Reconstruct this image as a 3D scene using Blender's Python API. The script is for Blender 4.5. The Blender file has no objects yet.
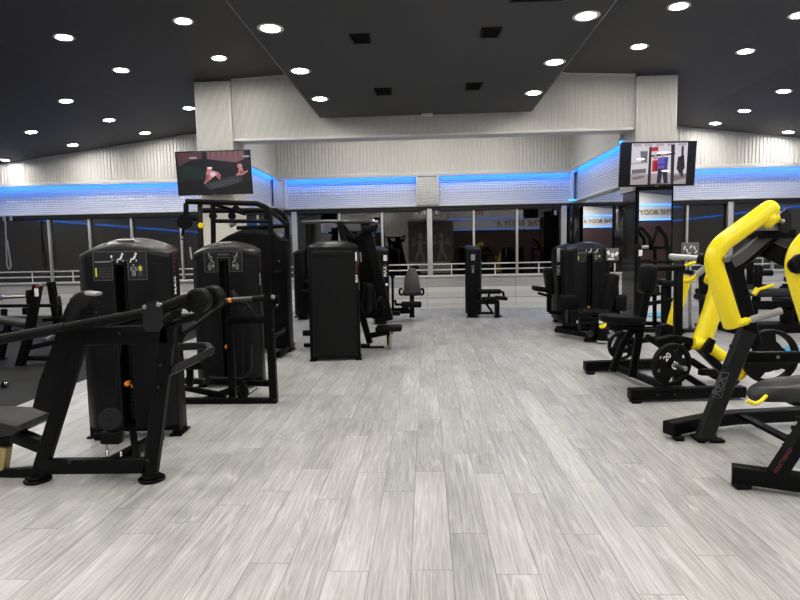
import bpy, bmesh, math, random
from math import sin, cos, pi, radians, sqrt, atan2
from mathutils import Vector as V, Matrix as Mx
random.seed(7)
scene = bpy.context.scene
col = scene.collection

# ------------------------------------------------------------------ camera (measured from the vanishing points)
F, H, RHO, PSI, TH = 580.0, 1.5, 0.02, 0.04634106, 0.08508723
fw = V((-sin(PSI)*cos(TH), cos(PSI)*cos(TH), -sin(TH)))
r0 = V((cos(PSI), sin(PSI), 0)); u0 = r0.cross(fw)
RT = r0*cos(RHO) - u0*sin(RHO); UP = u0*cos(RHO) + r0*sin(RHO)
cd = bpy.data.cameras.new('camera'); cam = bpy.data.objects.new('camera', cd); col.objects.link(cam)
m = Mx((RT, UP, -fw)).transposed().to_4x4(); m.translation = V((0, 0, H)); cam.matrix_world = m
cd.sensor_width = 36; cd.lens = 36*F/800; cd.clip_end = 200
scene.camera = cam

def ray(px, py): return fw + RT*((px-400)/F) + UP*((300-py)/F)
def A(px, py, Y):
    d = ray(px, py); t = Y/d.y; return V((d.x*t, Y, H+d.z*t))
def G(px, py, z=0.0):
    d = ray(px, py); t = (z-H)/d.z; return V((d.x*t, d.y*t, z))

# ------------------------------------------------------------------ materials
MATS = {}
def pm(name, colr, rough=.5, metal=0.0, emit=None, es=0.0, bump=0.0, bscale=200, spec=.5, var=0.0):
    if name in MATS: return MATS[name]
    m = bpy.data.materials.new(name); m.use_nodes = True
    nt = m.node_tree; b = nt.nodes['Principled BSDF']
    c = tuple(colr) + (1,)
    b.inputs['Base Color'].default_value = c
    b.inputs['Roughness'].default_value = rough; b.inputs['Metallic'].default_value = metal
    b.inputs['Specular IOR Level'].default_value = spec
    if emit: b.inputs['Emission Color'].default_value = tuple(emit)+(1,); b.inputs['Emission Strength'].default_value = es
    if bump or var:
        tc = nt.nodes.new('ShaderNodeTexCoord'); n = nt.nodes.new('ShaderNodeTexNoise'); n.inputs['Scale'].default_value = bscale
        nt.links.new(tc.outputs['Object'], n.inputs['Vector'])
        if bump:
            bp = nt.nodes.new('ShaderNodeBump'); bp.inputs['Strength'].default_value = bump; bp.inputs['Distance'].default_value = .002
            nt.links.new(n.outputs['Fac'], bp.inputs['Height']); nt.links.new(bp.outputs['Normal'], b.inputs['Normal'])
        if var:
            n2 = nt.nodes.new('ShaderNodeTexNoise'); n2.inputs['Scale'].default_value = 6
            nt.links.new(tc.outputs['Object'], n2.inputs['Vector'])
            mx = nt.nodes.new('ShaderNodeMix'); mx.data_type = 'RGBA'
            mx.inputs['A'].default_value = tuple(v*(1-var) for v in colr)+(1,); mx.inputs['B'].default_value = tuple(min(1, v*(1+var)) for v in colr)+(1,)
            nt.links.new(n2.outputs['Fac'], mx.inputs['Factor']); nt.links.new(mx.outputs['Result'], b.inputs['Base Color'])
    MATS[name] = m; return m

BLK = pm('black_powder_coat', (.0030, .0030, .0032), .38, spec=.13, bump=.15, bscale=500)
SHR = pm('black_shroud_plastic', (.0055, .0057, .0062), .36, spec=.22, bump=.1, bscale=350)
GRY = pm('dark_grey_powder_coat', (.016, .0165, .0175), .38, spec=.22, bump=.1, bscale=400)
PAD = pm('black_vinyl', (.0034, .0034, .0037), .42, spec=.14, bump=.3, bscale=160)
PADG = pm('grey_vinyl', (.024, .024, .0255), .5, spec=.3, bump=.3, bscale=160)
RUB = pm('black_rubber', (.0042, .0042, .0042), .5, spec=.16, bump=.3, bscale=300)
VOID = pm('recess_shade', (.003, .003, .003), .9)
STL = pm('brushed_steel', (.36, .355, .35), .30, metal=1, bump=.05, bscale=300)
CHR = pm('chrome', (.75, .75, .74), .12, metal=1)
YEL = pm('yellow_gloss_paint', (.86, .70, .012), .26, bump=.02, bscale=60, spec=.6)
GRIP = pm('grey_rubber_grip', (.30, .30, .30), .6, bump=.5, bscale=250)
WHT = pm('white_print', (.75, .75, .74), .5)
LGR = pm('light_grey_print', (.33, .33, .33), .5)
DGR = pm('dim_grey_print', (.10, .10, .105), .5)
RED = pm('red_print', (.30, .016, .020), .5)
DRED = pm('dark_red_print', (.12, .010, .016), .5)
ORG = pm('orange_plastic', (.85, .28, .02), .4)
YGR = pm('yellow_green_print', (.62, .62, .05), .5)
TAN = pm('brass_paint', (.42, .34, .16), .35, metal=.6)
CRM = pm('cream_plaster', (.74, .72, .64), .6, bump=.2, bscale=80)
PLAIN = pm('white_plain_panel', (.66, .66, .64), .5, bump=.1, bscale=60)
CEIL = pm('charcoal_ceiling_paint', (.066, .066, .067), .55, bump=.1, bscale=40)
TRIMW = pm('white_metal_trim', (.70, .70, .68), .4, bump=.03, bscale=90)
ALU = pm('grey_window_aluminium', (.55, .55, .53), .4, metal=.3, bump=.03, bscale=120)
DFR = pm('dark_window_header', (.03, .03, .033), .45, bump=.05, bscale=90)
TILE = pm('black_gloss_tile', (.012, .012, .013), .12, spec=.5, bump=.02, bscale=8)
MIR = pm('mirror_silver', (.86, .87, .87), .015, metal=1)
BLUE = pm('light_blue_vinyl', (.03, .33, .62), .5, bump=.1, bscale=80)
LIT = pm('downlight_lens', (1, .98, .94), .4, emit=(1, .965, .905), es=165)
RIM = pm('downlight_rim', (.8, .8, .78), .4)
LED = pm('blue_led_strip', (.1, .3, 1), .4, emit=(.008, .22, 1.0), es=14)
LED2 = pm('dim_blue_led_strip', (.1, .3, 1), .4, emit=(.008, .24, 1.0), es=5)
CYAN = pm('cyan_ledge_glow', (.1, .6, 1), .4, emit=(.02, .45, 1.0), es=2.2)

def mat_floor():
    m = bpy.data.materials.new('grey_oak_plank_floor'); m.use_nodes = True
    nt = m.node_tree; N = nt.nodes; L = nt.links; b = N['Principled BSDF']
    def mth(op, a, c=None, d=None):
        n = N.new('ShaderNodeMath'); n.operation = op
        for i, v in enumerate((a, c, d)):
            if v is None: continue
            if isinstance(v, (int, float)): n.inputs[i].default_value = v
            else: L.new(v, n.inputs[i])
        return n.outputs[0]
    def mix(f, a, c, typ='RGBA', blend='MIX'):
        n = N.new('ShaderNodeMix'); n.data_type = 'RGBA'; n.blend_type = blend
        for k, v in (('Factor', f), ('A', a), ('B', c)):
            if isinstance(v, (int, float)): n.inputs[k].default_value = v
            elif isinstance(v, tuple): n.inputs[k].default_value = v
            else: L.new(v, n.inputs[k])
        return n.outputs['Result']
    tc = N.new('ShaderNodeTexCoord'); sp = N.new('ShaderNodeSeparateXYZ'); L.new(tc.outputs['Object'], sp.inputs[0])
    u = mth('DIVIDE', mth('ADD', sp.outputs[0], 20.0-.008), .197)
    row = mth('FLOOR', u); fu = mth('FRACT', u)
    wn = N.new('ShaderNodeTexWhiteNoise'); wn.noise_dimensions = '1D'; L.new(row, wn.inputs['W'])
    v = mth('ADD', mth('DIVIDE', mth('ADD', sp.outputs[1], 40.0), 1.22), wn.outputs['Value'])
    pl = mth('FLOOR', v); fv = mth('FRACT', v)
    cb = N.new('ShaderNodeCombineXYZ'); L.new(row, cb.inputs[0]); L.new(pl, cb.inputs[1])
    w2 = N.new('ShaderNodeTexWhiteNoise'); w2.noise_dimensions = '2D'; L.new(cb.outputs[0], w2.inputs['Vector'])
    # grain coordinates, shifted per plank
    off = N.new('ShaderNodeVectorMath'); off.operation = 'SCALE'; L.new(w2.outputs['Color'], off.inputs[0]); off.inputs['Scale'].default_value = 37
    gp = N.new('ShaderNodeVectorMath'); gp.operation = 'ADD'; L.new(tc.outputs['Object'], gp.inputs[0]); L.new(off.outputs[0], gp.inputs[1])
    mp = N.new('ShaderNodeMapping'); mp.inputs['Scale'].default_value = (52, 2.0, 1); L.new(gp.outputs[0], mp.inputs[0])
    n1 = N.new('ShaderNodeTexNoise'); n1.inputs['Scale'].default_value = 1.5; n1.inputs['Detail'].default_value = 8; n1.inputs['Roughness'].default_value = .68; n1.inputs['Distortion'].default_value = .4
    L.new(mp.outputs[0], n1.inputs['Vector'])
    mp2 = N.new('ShaderNodeMapping'); mp2.inputs['Scale'].default_value = (9.0, .42, 1); L.new(gp.outputs[0], mp2.inputs[0])
    n2 = N.new('ShaderNodeTexNoise'); n2.inputs['Scale'].default_value = 1.0; n2.inputs['Detail'].default_value = 1.2; n2.inputs['Distortion'].default_value = .2
    L.new(mp2.outputs[0], n2.inputs['Vector'])
    # cathedral rings: contours of a smooth stretched field
    rings = mth('ABSOLUTE', mth('SUBTRACT', mth('FRACT', mth('MULTIPLY', n2.outputs['Fac'], 13.0)), .5))
    rl = N.new('ShaderNodeMapRange'); rl.inputs['From Min'].default_value = .34; rl.inputs['From Max'].default_value = .5
    L.new(rings, rl.inputs['Value'])
    tone = mth('ADD', mth('MULTIPLY', w2.outputs['Value'], .18), mth('MULTIPLY', n1.outputs['Fac'], 1.12))
    cr = N.new('ShaderNodeValToRGB'); e = cr.color_ramp.elements
    e[0].position = .30; e[0].color = (.235, .233, .229, 1); e[1].position = 1.05 if False else 1.0; e[1].color = (.60, .595, .586, 1)
    x = e.new(.62); x.color = (.41, .408, .402, 1)
    L.new(tone, cr.inputs[0])
    c2 = mix(mth('MULTIPLY', rl.outputs[0], .38), cr.outputs[0], (.66, .65, .63, 1))
    mp3 = N.new('ShaderNodeMapping'); mp3.inputs['Scale'].default_value = (3.2, .7, 1); L.new(gp.outputs[0], mp3.inputs[0])
    n3 = N.new('ShaderNodeTexNoise'); n3.inputs['Scale'].default_value = 1.6; n3.inputs['Detail'].default_value = 4; L.new(mp3.outputs[0], n3.inputs['Vector'])
    sh = N.new('ShaderNodeMapRange'); sh.inputs['From Min'].default_value = .3; sh.inputs['From Max'].default_value = .7; sh.inputs['To Min'].default_value = .84; sh.inputs['To Max'].default_value = 1.10
    L.new(n3.outputs['Fac'], sh.inputs['Value'])
    cc = N.new('ShaderNodeCombineXYZ'); [L.new(sh.outputs[0], cc.inputs[i]) for i in range(3)]
    c3 = mix(1.0, c2, cc.outputs[0], blend='MULTIPLY')
    # plank joints
    ex = mth('MULTIPLY', mth('MINIMUM', fu, mth('SUBTRACT', 1.0, fu)), .197)
    ey = mth('MULTIPLY', mth('MINIMUM', fv, mth('SUBTRACT', 1.0, fv)), 1.22)
    seam = mth('LESS_THAN', mth('MINIMUM', ex, ey), .0019)
    c4 = mix(mth('MULTIPLY', seam, .75), c3, (.13, .125, .12, 1))
    L.new(c4, b.inputs['Base Color'])
    b.inputs['Roughness'].default_value = .34; b.inputs['Specular IOR Level'].default_value = .42
    bp = N.new('ShaderNodeBump'); bp.inputs['Strength'].default_value = .25; bp.inputs['Distance'].default_value = .002
    L.new(mth('SUBTRACT', n1.outputs['Fac'], mth('MULTIPLY', seam, 1.0)), bp.inputs['Height']); L.new(bp.outputs[0], b.inputs['Normal'])
    return m

def mat_rubber_floor():
    m = pm('black_rubber_flooring', (.016, .016, .016), .6, bump=.3, bscale=220, var=.15, spec=.22); return m

def mat_band():   # white panels with fine horizontal ribs and a row of small embossed diamonds
    m = bpy.data.materials.new('white_ribbed_panel'); m.use_nodes = True
    nt = m.node_tree; N = nt.nodes; L = nt.links; b = N['Principled BSDF']
    tc = N.new('ShaderNodeTexCoord'); sp = N.new('ShaderNodeSeparateXYZ'); L.new(tc.outputs['Object'], sp.inputs[0])
    def mth(op, a, c=None):
        n = N.new('ShaderNodeMath'); n.operation = op
        for i, v in enumerate((a, c)):
            if v is None: continue
            if isinstance(v, (int, float)): n.inputs[i].default_value = v
            else: L.new(v, n.inputs[i])
        return n.outputs[0]
    xy = mth('ADD', sp.outputs[0], sp.outputs[1])
    rib = mth('SINE', mth('MULTIPLY', sp.outputs[2], 2*pi/.05))
    dia = mth('MULTIPLY', mth('SINE', mth('MULTIPLY', mth('ADD', xy, sp.outputs[2]), 2*pi/.15)), mth('SINE', mth('MULTIPLY', mth('SUBTRACT', xy, sp.outputs[2]), 2*pi/.15)))
    inb = mth('LESS_THAN', mth('ABSOLUTE', mth('SUBTRACT', sp.outputs[2], 2.97)), .09)
    h = mth('ADD', mth('MULTIPLY', rib, mth('SUBTRACT', 1.0, inb)), mth('MULTIPLY', dia, mth('MULTIPLY', inb, 1.6)))
    bp = N.new('ShaderNodeBump'); bp.inputs['Strength'].default_value = .55; bp.inputs['Distance'].default_value = .006
    L.new(h, bp.inputs['Height']); L.new(bp.outputs[0], b.inputs['Normal'])
    mx = N.new('ShaderNodeMix'); mx.data_type = 'RGBA'; mx.inputs['A'].default_value = (.56, .56, .56, 1); mx.inputs['B'].default_value = (.71, .71, .71, 1)
    L.new(mth('ADD', mth('MULTIPLY', h, .5), .5), mx.inputs['Factor']); L.new(mx.outputs['Result'], b.inputs['Base Color'])
    b.inputs['Roughness'].default_value = .45
    return m

def mat_dado():   # white relief tiles under the windows, plain and dimpled courses
    m = bpy.data.materials.new('white_relief_tile'); m.use_nodes = True
    nt = m.node_tree; N = nt.nodes; L = nt.links; b = N['Principled BSDF']
    tc = N.new('ShaderNodeTexCoord'); sp = N.new('ShaderNodeSeparateXYZ'); L.new(tc.outputs['Object'], sp.inputs[0])
    def mth(op, a, c=None):
        n = N.new('ShaderNodeMath'); n.operation = op
        for i, v in enumerate((a, c)):
            if v is None: continue
            if isinstance(v, (int, float)): n.inputs[i].default_value = v
            else: L.new(v, n.inputs[i])
        return n.outputs[0]
    k = mth('DIVIDE', sp.outputs[2], .285); fk = mth('FRACT', k)
    patt = mth('LESS_THAN', fk, .58)
    dim = mth('MULTIPLY', mth('SINE', mth('MULTIPLY', sp.outputs[0], 2*pi/.075)), mth('SINE', mth('MULTIPLY', sp.outputs[2], 2*pi/.06)))
    no = N.new('ShaderNodeTexNoise'); no.inputs['Scale'].default_value = 22; L.new(tc.outputs['Object'], no.inputs['Vector'])
    line = mth('LESS_THAN', fk, .07)
    vl = mth('LESS_THAN', mth('FRACT', mth('DIVIDE', sp.outputs[0], 2.2)), .008)
    ln = mth('MAXIMUM', line, vl)
    h = mth('SUBTRACT', mth('MULTIPLY', mth('MULTIPLY', dim, patt), .7), mth('MULTIPLY', ln, 1.5))
    bp = N.new('ShaderNodeBump'); bp.inputs['Strength'].default_value = .8; bp.inputs['Distance'].default_value = .008
    L.new(mth('ADD', h, mth('MULTIPLY', no.outputs['Fac'], .8)), bp.inputs['Height']); L.new(bp.outputs[0], b.inputs['Normal'])
    f = mth('ADD', mth('MULTIPLY', mth('MULTIPLY', dim, patt), .30), mth('SUBTRACT', mth('ADD', .66, mth('MULTIPLY', mth('SUBTRACT', 1.0, patt), .16)), mth('MULTIPLY', ln, .5)))
    mx = N.new('ShaderNodeMix'); mx.data_type = 'RGBA'; mx.inputs['A'].default_value = (.42, .42, .40, 1); mx.inputs['B'].default_value = (.86, .85, .80, 1)
    L.new(f, mx.inputs['Factor']); L.new(mx.outputs['Result'], b.inputs['Base Color'])
    b.inputs['Roughness'].default_value = .45
    return m

def mat_glass():
    m = bpy.data.materials.new('night_window_glass'); m.use_nodes = True
    nt = m.node_tree; N = nt.nodes; L = nt.links
    for n in list(N):
        if n.type == 'BSDF_PRINCIPLED': N.remove(n)
    out = [n for n in N if n.type == 'OUTPUT_MATERIAL'][0]
    t = N.new('ShaderNodeBsdfTransparent'); t.inputs[0].default_value = (.55, .55, .55, 1)
    g = N.new('ShaderNodeBsdfGlossy'); g.inputs['Roughness'].default_value = .012; g.inputs['Color'].default_value = (.9, .9, .9, 1)
    fr = N.new('ShaderNodeFresnel'); fr.inputs['IOR'].default_value = 1.62
    a = N.new('ShaderNodeMath'); a.operation = 'MULTIPLY'; a.inputs[1].default_value = 2.3; L.new(fr.outputs[0], a.inputs[0])
    mx = N.new('ShaderNodeMixShader'); L.new(a.outputs[0], mx.inputs[0]); L.new(t.outputs[0], mx.inputs[1]); L.new(g.outputs[0], mx.inputs[2])
    L.new(mx.outputs[0], out.inputs[0]); return m

FLOOR = mat_floor(); RFLOOR = mat_rubber_floor(); BAND = mat_band(); DADO = mat_dado(); GLASS = mat_glass()
FLUTE = pm('pale_fluted_panel', (.70, .69, .655), .45, bump=.05, bscale=60)

# ------------------------------------------------------------------ mesh builder
class MB:
    def __init__(s, T=None): s.v = []; s.f = []; s.mi = []; s.T = T or Mx(); s.cur = 0; s.mats = []
    def use(s, mat):
        if mat not in s.mats: s.mats.append(mat)
        s.cur = s.mats.index(mat); return s
    def add(s, vs, fs):
        b = len(s.v); s.v += [s.T @ V(v) for v in vs]
        for f in fs: s.f.append([b+i for i in f]); s.mi.append(s.cur)
        return s
    def bm(s, bm):
        bm.verts.index_update()
        s.add([v.co.copy() for v in bm.verts], [[v.index for v in f.verts] for f in bm.faces]); bm.free(); return s
    def rbox(s, c, size, bev=.008, R=None, seg=2):
        bm = bmesh.new(); bmesh.ops.create_cube(bm, size=1)
        for v in bm.verts: v.co = V((v.co.x*size[0], v.co.y*size[1], v.co.z*size[2]))
        if bev: bmesh.ops.bevel(bm, geom=list(bm.edges), offset=min(bev, .49*min(size)), segments=seg, profile=.5, affect='EDGES')
        M = Mx.Translation(V(c)) @ (R.to_4x4() if R is not None else Mx())
        bmesh.ops.transform(bm, matrix=M, verts=bm.verts); return s.bm(bm)
    def pad(s, c, size, bev=.04, R=None): return s.rbox(c, size, bev, R, 4)
    def beam(s, p, q, w, h, up=(0, 0, 1), bev=.008, ext=0.0):
        p, q = V(p), V(q); d = q-p; L = d.length + 2*ext; z = d.normalized(); u = V(up)
        if abs(z.dot(u)) > .98: u = V((0, 1, 0)) if abs(z.y) < .9 else V((1, 0, 0))
        x = u.cross(z).normalized(); y = z.cross(x)      # w along x (sideways), h along y (up)
        R = Mx((x, y, z)).transposed()
        return s.rbox((p+q)/2, (w, h, L), bev, R)
    def rpath(s, pts, w, h, n, bev=.008):
        """rectangular tube swept along a planar path; n is the plane normal; w across the plane, h within it"""
        pts = [V(p) for p in pts]; n = V(n).normalized(); rings = []
        for i, p in enumerate(pts):
            a = (pts[i]-pts[i-1]).normalized() if i else None
            b = (pts[i+1]-pts[i]).normalized() if i < len(pts)-1 else None
            t = (a+b).normalized() if a and b else (a or b)
            k = 1/max(.4, t.dot(a)) if a and b else 1
            y = n.cross(t).normalized()
            pr = []
            for sx, sy in ((-1, -1), (1, -1), (1, 1), (-1, 1)):
                for (ox, oy) in (((bev, 0), (0, bev)) if sx*sy < 0 else ((0, bev), (bev, 0))):
                    pr.append(p + n*sx*(w/2-ox) + y*sy*(h/2-oy)*k)
            rings.append(pr)
        return s.rings(rings)
    def rings(s, rings, cap=True, closed=False):
        k = len(rings[0]); vs = [v for r in rings for v in r]; fs = []
        for i in range(len(rings)-(0 if closed else 1)):
            a, b = i*k, ((i+1) % len(rings))*k
            for j in range(k): fs.append([a+j, a+(j+1) % k, b+(j+1) % k, b+j])
        if cap and not closed: fs += [list(range(k))[::-1], [(len(rings)-1)*k+j for j in range(k)]]
        return s.add(vs, fs)
    def tube(s, pts, r, seg=12, fil=0.0, rr=None, closed=False):
        pts = [V(p) for p in pts]
        if fil: pts = fillet(pts, fil)
        rings = []; x = None; n = len(pts)
        for i, p in enumerate(pts):
            a = (pts[i]-pts[i-1]).normalized() if (i or closed) else None
            b = (pts[(i+1) % n]-pts[i]).normalized() if (i < n-1 or closed) else None
            t = (a+b).normalized() if a is not None and b is not None else (a if a is not None else b)
            if x is None:
                u = V((0, 0, 1)) if abs(t.z) < .9 else V((0, 1, 0)); x = u.cross(t).normalized()
            else: x = (x - t*x.dot(t)).normalized()
            y = t.cross(x); k = rr[i] if rr else r
            rings.append([p + x*k*cos(2*pi*j/seg) + y*k*sin(2*pi*j/seg) for j in range(seg)])
        return s.rings(rings, closed=closed)
    def cyl(s, p, q, r, seg=20, bev=.004):
        p, q = V(p), V(q); d = (q-p).normalized(); L = (q-p).length; b = min(bev, r*.4, L*.3)
        return s.tube([p, p+d*1e-4, p+d*b, q-d*b, q-d*1e-4, q], r, seg, rr=[r-b, r-b, r, r, r-b, r-b])
    def lathe(s, o, ax, prof, seg=32):
        """prof: list of (radius, height along ax); closed ring if first == last"""
        o = V(o); z = V(ax).normalized(); u = V((0, 0, 1)) if abs(z.z) < .9 else V((0, 1, 0)); x = u.cross(z).normalized(); y = z.cross(x)
        rings = [[o + z*h + (x*cos(2*pi*j/seg)+y*sin(2*pi*j/seg))*max(r, 1e-4) for j in range(seg)] for r, h in prof]
        return s.rings(rings, cap=prof[0] != prof[-1])
    def prism(s, poly, ex):
        """poly: list of 3D points, extruded by vector ex"""
        ex = V(ex); poly = [V(p) for p in poly]; k = len(poly)
        return s.add(poly+[p+ex for p in poly], [list(range(k))[::-1], list(range(k, 2*k))] + [[i, (i+1) % k, k+(i+1) % k, k+i] for i in range(k)])
    def quad(s, a, b, c, d): return s.add([a, b, c, d], [[0, 1, 2, 3]])
    def build(s, name, mat=None, parent=None, smooth=True, **tags):
        me = bpy.data.meshes.new(name)
        off = V((0, 0, 0))
        inv = Mx()
        if parent is not None: inv = wm(parent).inverted()
        me.from_pydata([tuple(inv @ v) for v in s.v], [], s.f)
        for m in (s.mats or [mat]): me.materials.append(m)
        if s.mats:
            for p, i in zip(me.polygons, s.mi): p.material_index = i
        bm = bmesh.new(); bm.from_mesh(me); bmesh.ops.recalc_face_normals(bm, faces=bm.faces); bm.to_mesh(me); bm.free()
        if smooth:
            for p in me.polygons: p.use_smooth = True
            me.set_sharp_from_angle(angle=radians(38))
        o = bpy.data.objects.new(name, me); col.objects.link(o)
        if parent is not None: o.parent = parent
        for k, v in tags.items(): o[k] = v
        return o

def wm(o):
    M = Mx.LocRotScale(o.location, o.rotation_euler, o.scale)
    return wm(o.parent) @ M if o.parent else M

def fillet(pts, r, n=6):
    out = [pts[0]]
    for i in range(1, len(pts)-1):
        p = pts[i]; a = (pts[i-1]-p); b = (pts[i+1]-p); la, lb = a.length, b.length; a.normalize(); b.normalize()
        ang = a.angle(b); t = min(r/math.tan(ang/2), la*.48, lb*.48)
        p0, p1 = p+a*t, p+b*t
        for j in range(n+1):
            k = j/n; out.append(p0*(1-k)**2 + p*2*k*(1-k) + p1*k*k)
    out.append(pts[-1]); return out

def thing(name, loc, label, cat, group=None, rz=0.0):
    o = bpy.data.objects.new(name, None); col.objects.link(o); o.empty_display_size = .1
    o.location = loc; o.rotation_euler = (0, 0, rz); o['label'] = label; o['category'] = cat
    if group: o['group'] = group
    return o
def tag(o, label, cat, group=None):
    o['label'] = label; o['category'] = cat
    if group: o['group'] = group
    return o
def struct(o): o['kind'] = 'structure'; return o

def text_mesh(body, size, mat, name, parent, M, bold=False, extr=.002, shear=0.0):
    """lettering as a flat mesh; M places the text plane (x right, y up) in the world"""
    cu = bpy.data.curves.new(name, 'FONT'); cu.body = body; cu.size = size; cu.align_x = 'CENTER'; cu.align_y = 'CENTER'; cu.extrude = extr; cu.shear = shear
    if bold: cu.offset = size*.02
    tmp = bpy.data.objects.new(name, cu); col.objects.link(tmp)
    dg = bpy.context.evaluated_depsgraph_get(); dg.update()
    me = bpy.data.meshes.new_from_object(tmp.evaluated_get(dg)); bpy.data.objects.remove(tmp)
    me.transform((wm(parent).inverted() if parent else Mx()) @ M); me.materials.clear(); me.materials.append(mat)
    o = bpy.data.objects.new(name, me); col.objects.link(o)
    if parent: o.parent = parent
    return o
def frame(o, x, y):
    x = V(x).normalized(); y = V(y); y = (y - x*y.dot(x)).normalized(); z = x.cross(y)
    M = Mx((x, y, z)).transposed().to_4x4(); M.translation = V(o); return M
# ------------------------------------------------------------------ room shell
YB, YR, XL, XR = 14.5, -6.0, -11.8, 11.8
PY0, PY1 = 10.3, 10.98                 # pillars, front and back
def ceilz(x):
    pts = [(0, 4.78), (2.5, 4.6), (5.8, 4.46), (10.6, 3.86), (12.4, 3.64)]
    d = .13 if x > 0 else 0
    x = abs(x)
    for (a, za), (b, zb) in zip(pts, pts[1:]):
        if x <= b: return za+(zb-za)*(x-a)/(b-a) - d*min(1, x/2.5)
    return 3.6

def plane_obj(name, vs, mat):
    mb = MB(); mb.add(vs, [list(range(len(vs)))]); return struct(mb.build(name, mat, smooth=False))
mb = MB(); mb.rbox((0, (YB+YR)/2, -.05), (XR-XL, YB-YR, .1), 0); struct(mb.build('floor', FLOOR, smooth=False))
# black rubber flooring left and right of the planks
mb = MB(); mb.rbox(((XL-4.2)/2, (YB+YR)/2, .002), (-4.2-XL, YB-YR-.1, .008), 0); struct(mb.build('floor_rubber_left', RFLOOR, smooth=False))
# ceiling, folded
xs = [XL, -10.6, -8, -5.8, -4, -2.5, -1.2, 0, 1.2, 2.5, 4, 5.8, 8, 10.6, XR]
mb = MB()
for a, b in zip(xs, xs[1:]):
    mb.add([(a, YR, ceilz(a)), (b, YR, ceilz(b)), (b, YB, ceilz(b)), (a, YB, ceilz(a))], [[0, 1, 2, 3]])
struct(mb.build('ceiling', CEIL))
# lowered ceiling panel
SX0, SX1, SZ = -1.80, 1.84, 3.83
mb = MB(); mb.rbox(((SX0+SX1)/2, (PY0+YR+.6)/2-.02, SZ+.06), (SX1-SX0, PY0-YR-.6, .12), .006); o = struct(mb.build('ceiling_lowered_panel', CEIL, smooth=False))
mb = MB()
for x in (SX0, SX1): mb.rbox((x, (PY0+YR+.6)/2-.02, SZ+.004), (.022, PY0-YR-.6, .02), .003)
struct(mb.build('trim_1', pm('edge_bead_grey', (.16, .16, .165), .4)))

def flutes(mb, x0, x1, y, z0f, z1f, pitch, depth, ny=-1):
    """vertical fluted sheet between z0f(x) and z1f(x)"""
    n = max(2, int(round((x1-x0)/pitch))); rows = []
    prof = ((0, 0), (.30, 0), (.42, 1), (.88, 1))
    pts = [(x0+(x1-x0)*(i+t)/n, y+ny*depth*d) for i in range(n) for t, d in prof] + [(x1, y)]
    vs = []; fs = []
    for (x, yy) in pts: vs += [(x, yy, z0f(x)), (x, yy, z1f(x))]
    for i in range(len(pts)-1): fs.append([2*i, 2*i+2, 2*i+3, 2*i+1])
    mb.add(vs, fs)
def flutes_y(mb, x, y0, y1, z0, z1, pitch, depth, nx):
    n = max(2, int(round((y1-y0)/pitch))); prof = ((0, 0), (.30, 0), (.42, 1), (.88, 1))
    pts = [(x+nx*depth*d, y0+(y1-y0)*(i+t)/n) for i in range(n) for t, d in prof] + [(x, y1)]
    vs = []; fs = []
    for (xx, y) in pts: vs += [(xx, y, z0), (xx, y, z1)]
    for i in range(len(pts)-1): fs.append([2*i, 2*i+2, 2*i+3, 2*i+1])
    mb.add(vs, fs)

# back wall: dado under the windows, sill, header, lit band, ledge and fluted upper wall
Z_SILL, Z_HEAD, Z_BAND, Z_LED = .86, 2.46, 2.58, 3.31
mb = MB(); mb.rbox(((XL+XR)/2, YB+.1, Z_SILL/2-.02), (XR-XL, .2, Z_SILL-.04), 0); struct(mb.build('wall_back_dado', DADO, smooth=False))
mb = MB(); mb.rbox(((XL+XR)/2, YB+.06, Z_SILL-.015), (XR-XL, .34, .05), .01); struct(mb.build('sill_back', TRIMW))
mb = MB(); mb.rbox(((XL+XR)/2, YB-.02, .04), (XR-XL, .03, .08), .005); struct(mb.build('baseboard_back', TRIMW))
mb = MB(); mb.rbox(((XL+XR)/2, YB+.08, (Z_HEAD+Z_BAND)/2), (XR-XL, .24, Z_BAND-Z_HEAD), .01); struct(mb.build('trim_2', DFR))
mb = MB(); mb.rbox(((XL+XR)/2, YB+.12, (Z_BAND+Z_LED+.06)/2), (XR-XL, .16, Z_LED+.06-Z_BAND), 0); struct(mb.build('wall_back_band', BAND, smooth=False))
mb = MB(); mb.use(TRIMW)
mb.rbox(((XL+XR)/2, YB-.02, Z_BAND+.01), (XR-XL, .14, .05), .008)
struct(mb.build('trim_3', TRIMW))
mb = MB(); flutes(mb, XL, XR, YB-.14, lambda x: Z_LED+.06, lambda x: ceilz(x), .085, .016)
mb.add([(XL, YB-.14, Z_LED+.06), (XR, YB-.14, Z_LED+.06), (XR, YB+.04, Z_LED+.06), (XL, YB+.04, Z_LED+.06)], [[0, 1, 2, 3]])
struct(mb.build('wall_back_upper', FLUTE, smooth=False))
mb = MB(); mb.rbox(((XL+XR)/2, YB-.15, Z_LED+.03), (XR-XL, .03, .10), .006); struct(mb.build('trim_4', TRIMW))
mb = MB()
for a, b in zip(xs, xs[1:]): mb.beam((a, YB-.16, ceilz(a)-.02), (b, YB-.16, ceilz(b)-.02), .03, .05, bev=.004)
struct(mb.build('trim_5', TRIMW))
# LED strips under the ledge (interrupted at the ribbed pier in the middle)
for i, (a, b) in enumerate(((XL, -3.8), (-3.42, -.22), (.34, 3.52), (3.75, XR))):
    mb = MB(); mb.rbox(((a+b)/2, YB-.085, Z_LED+.035), (b-a, .045, .02), 0); struct(mb.build('trim_led_%d' % (i+1), LED, smooth=False))
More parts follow.
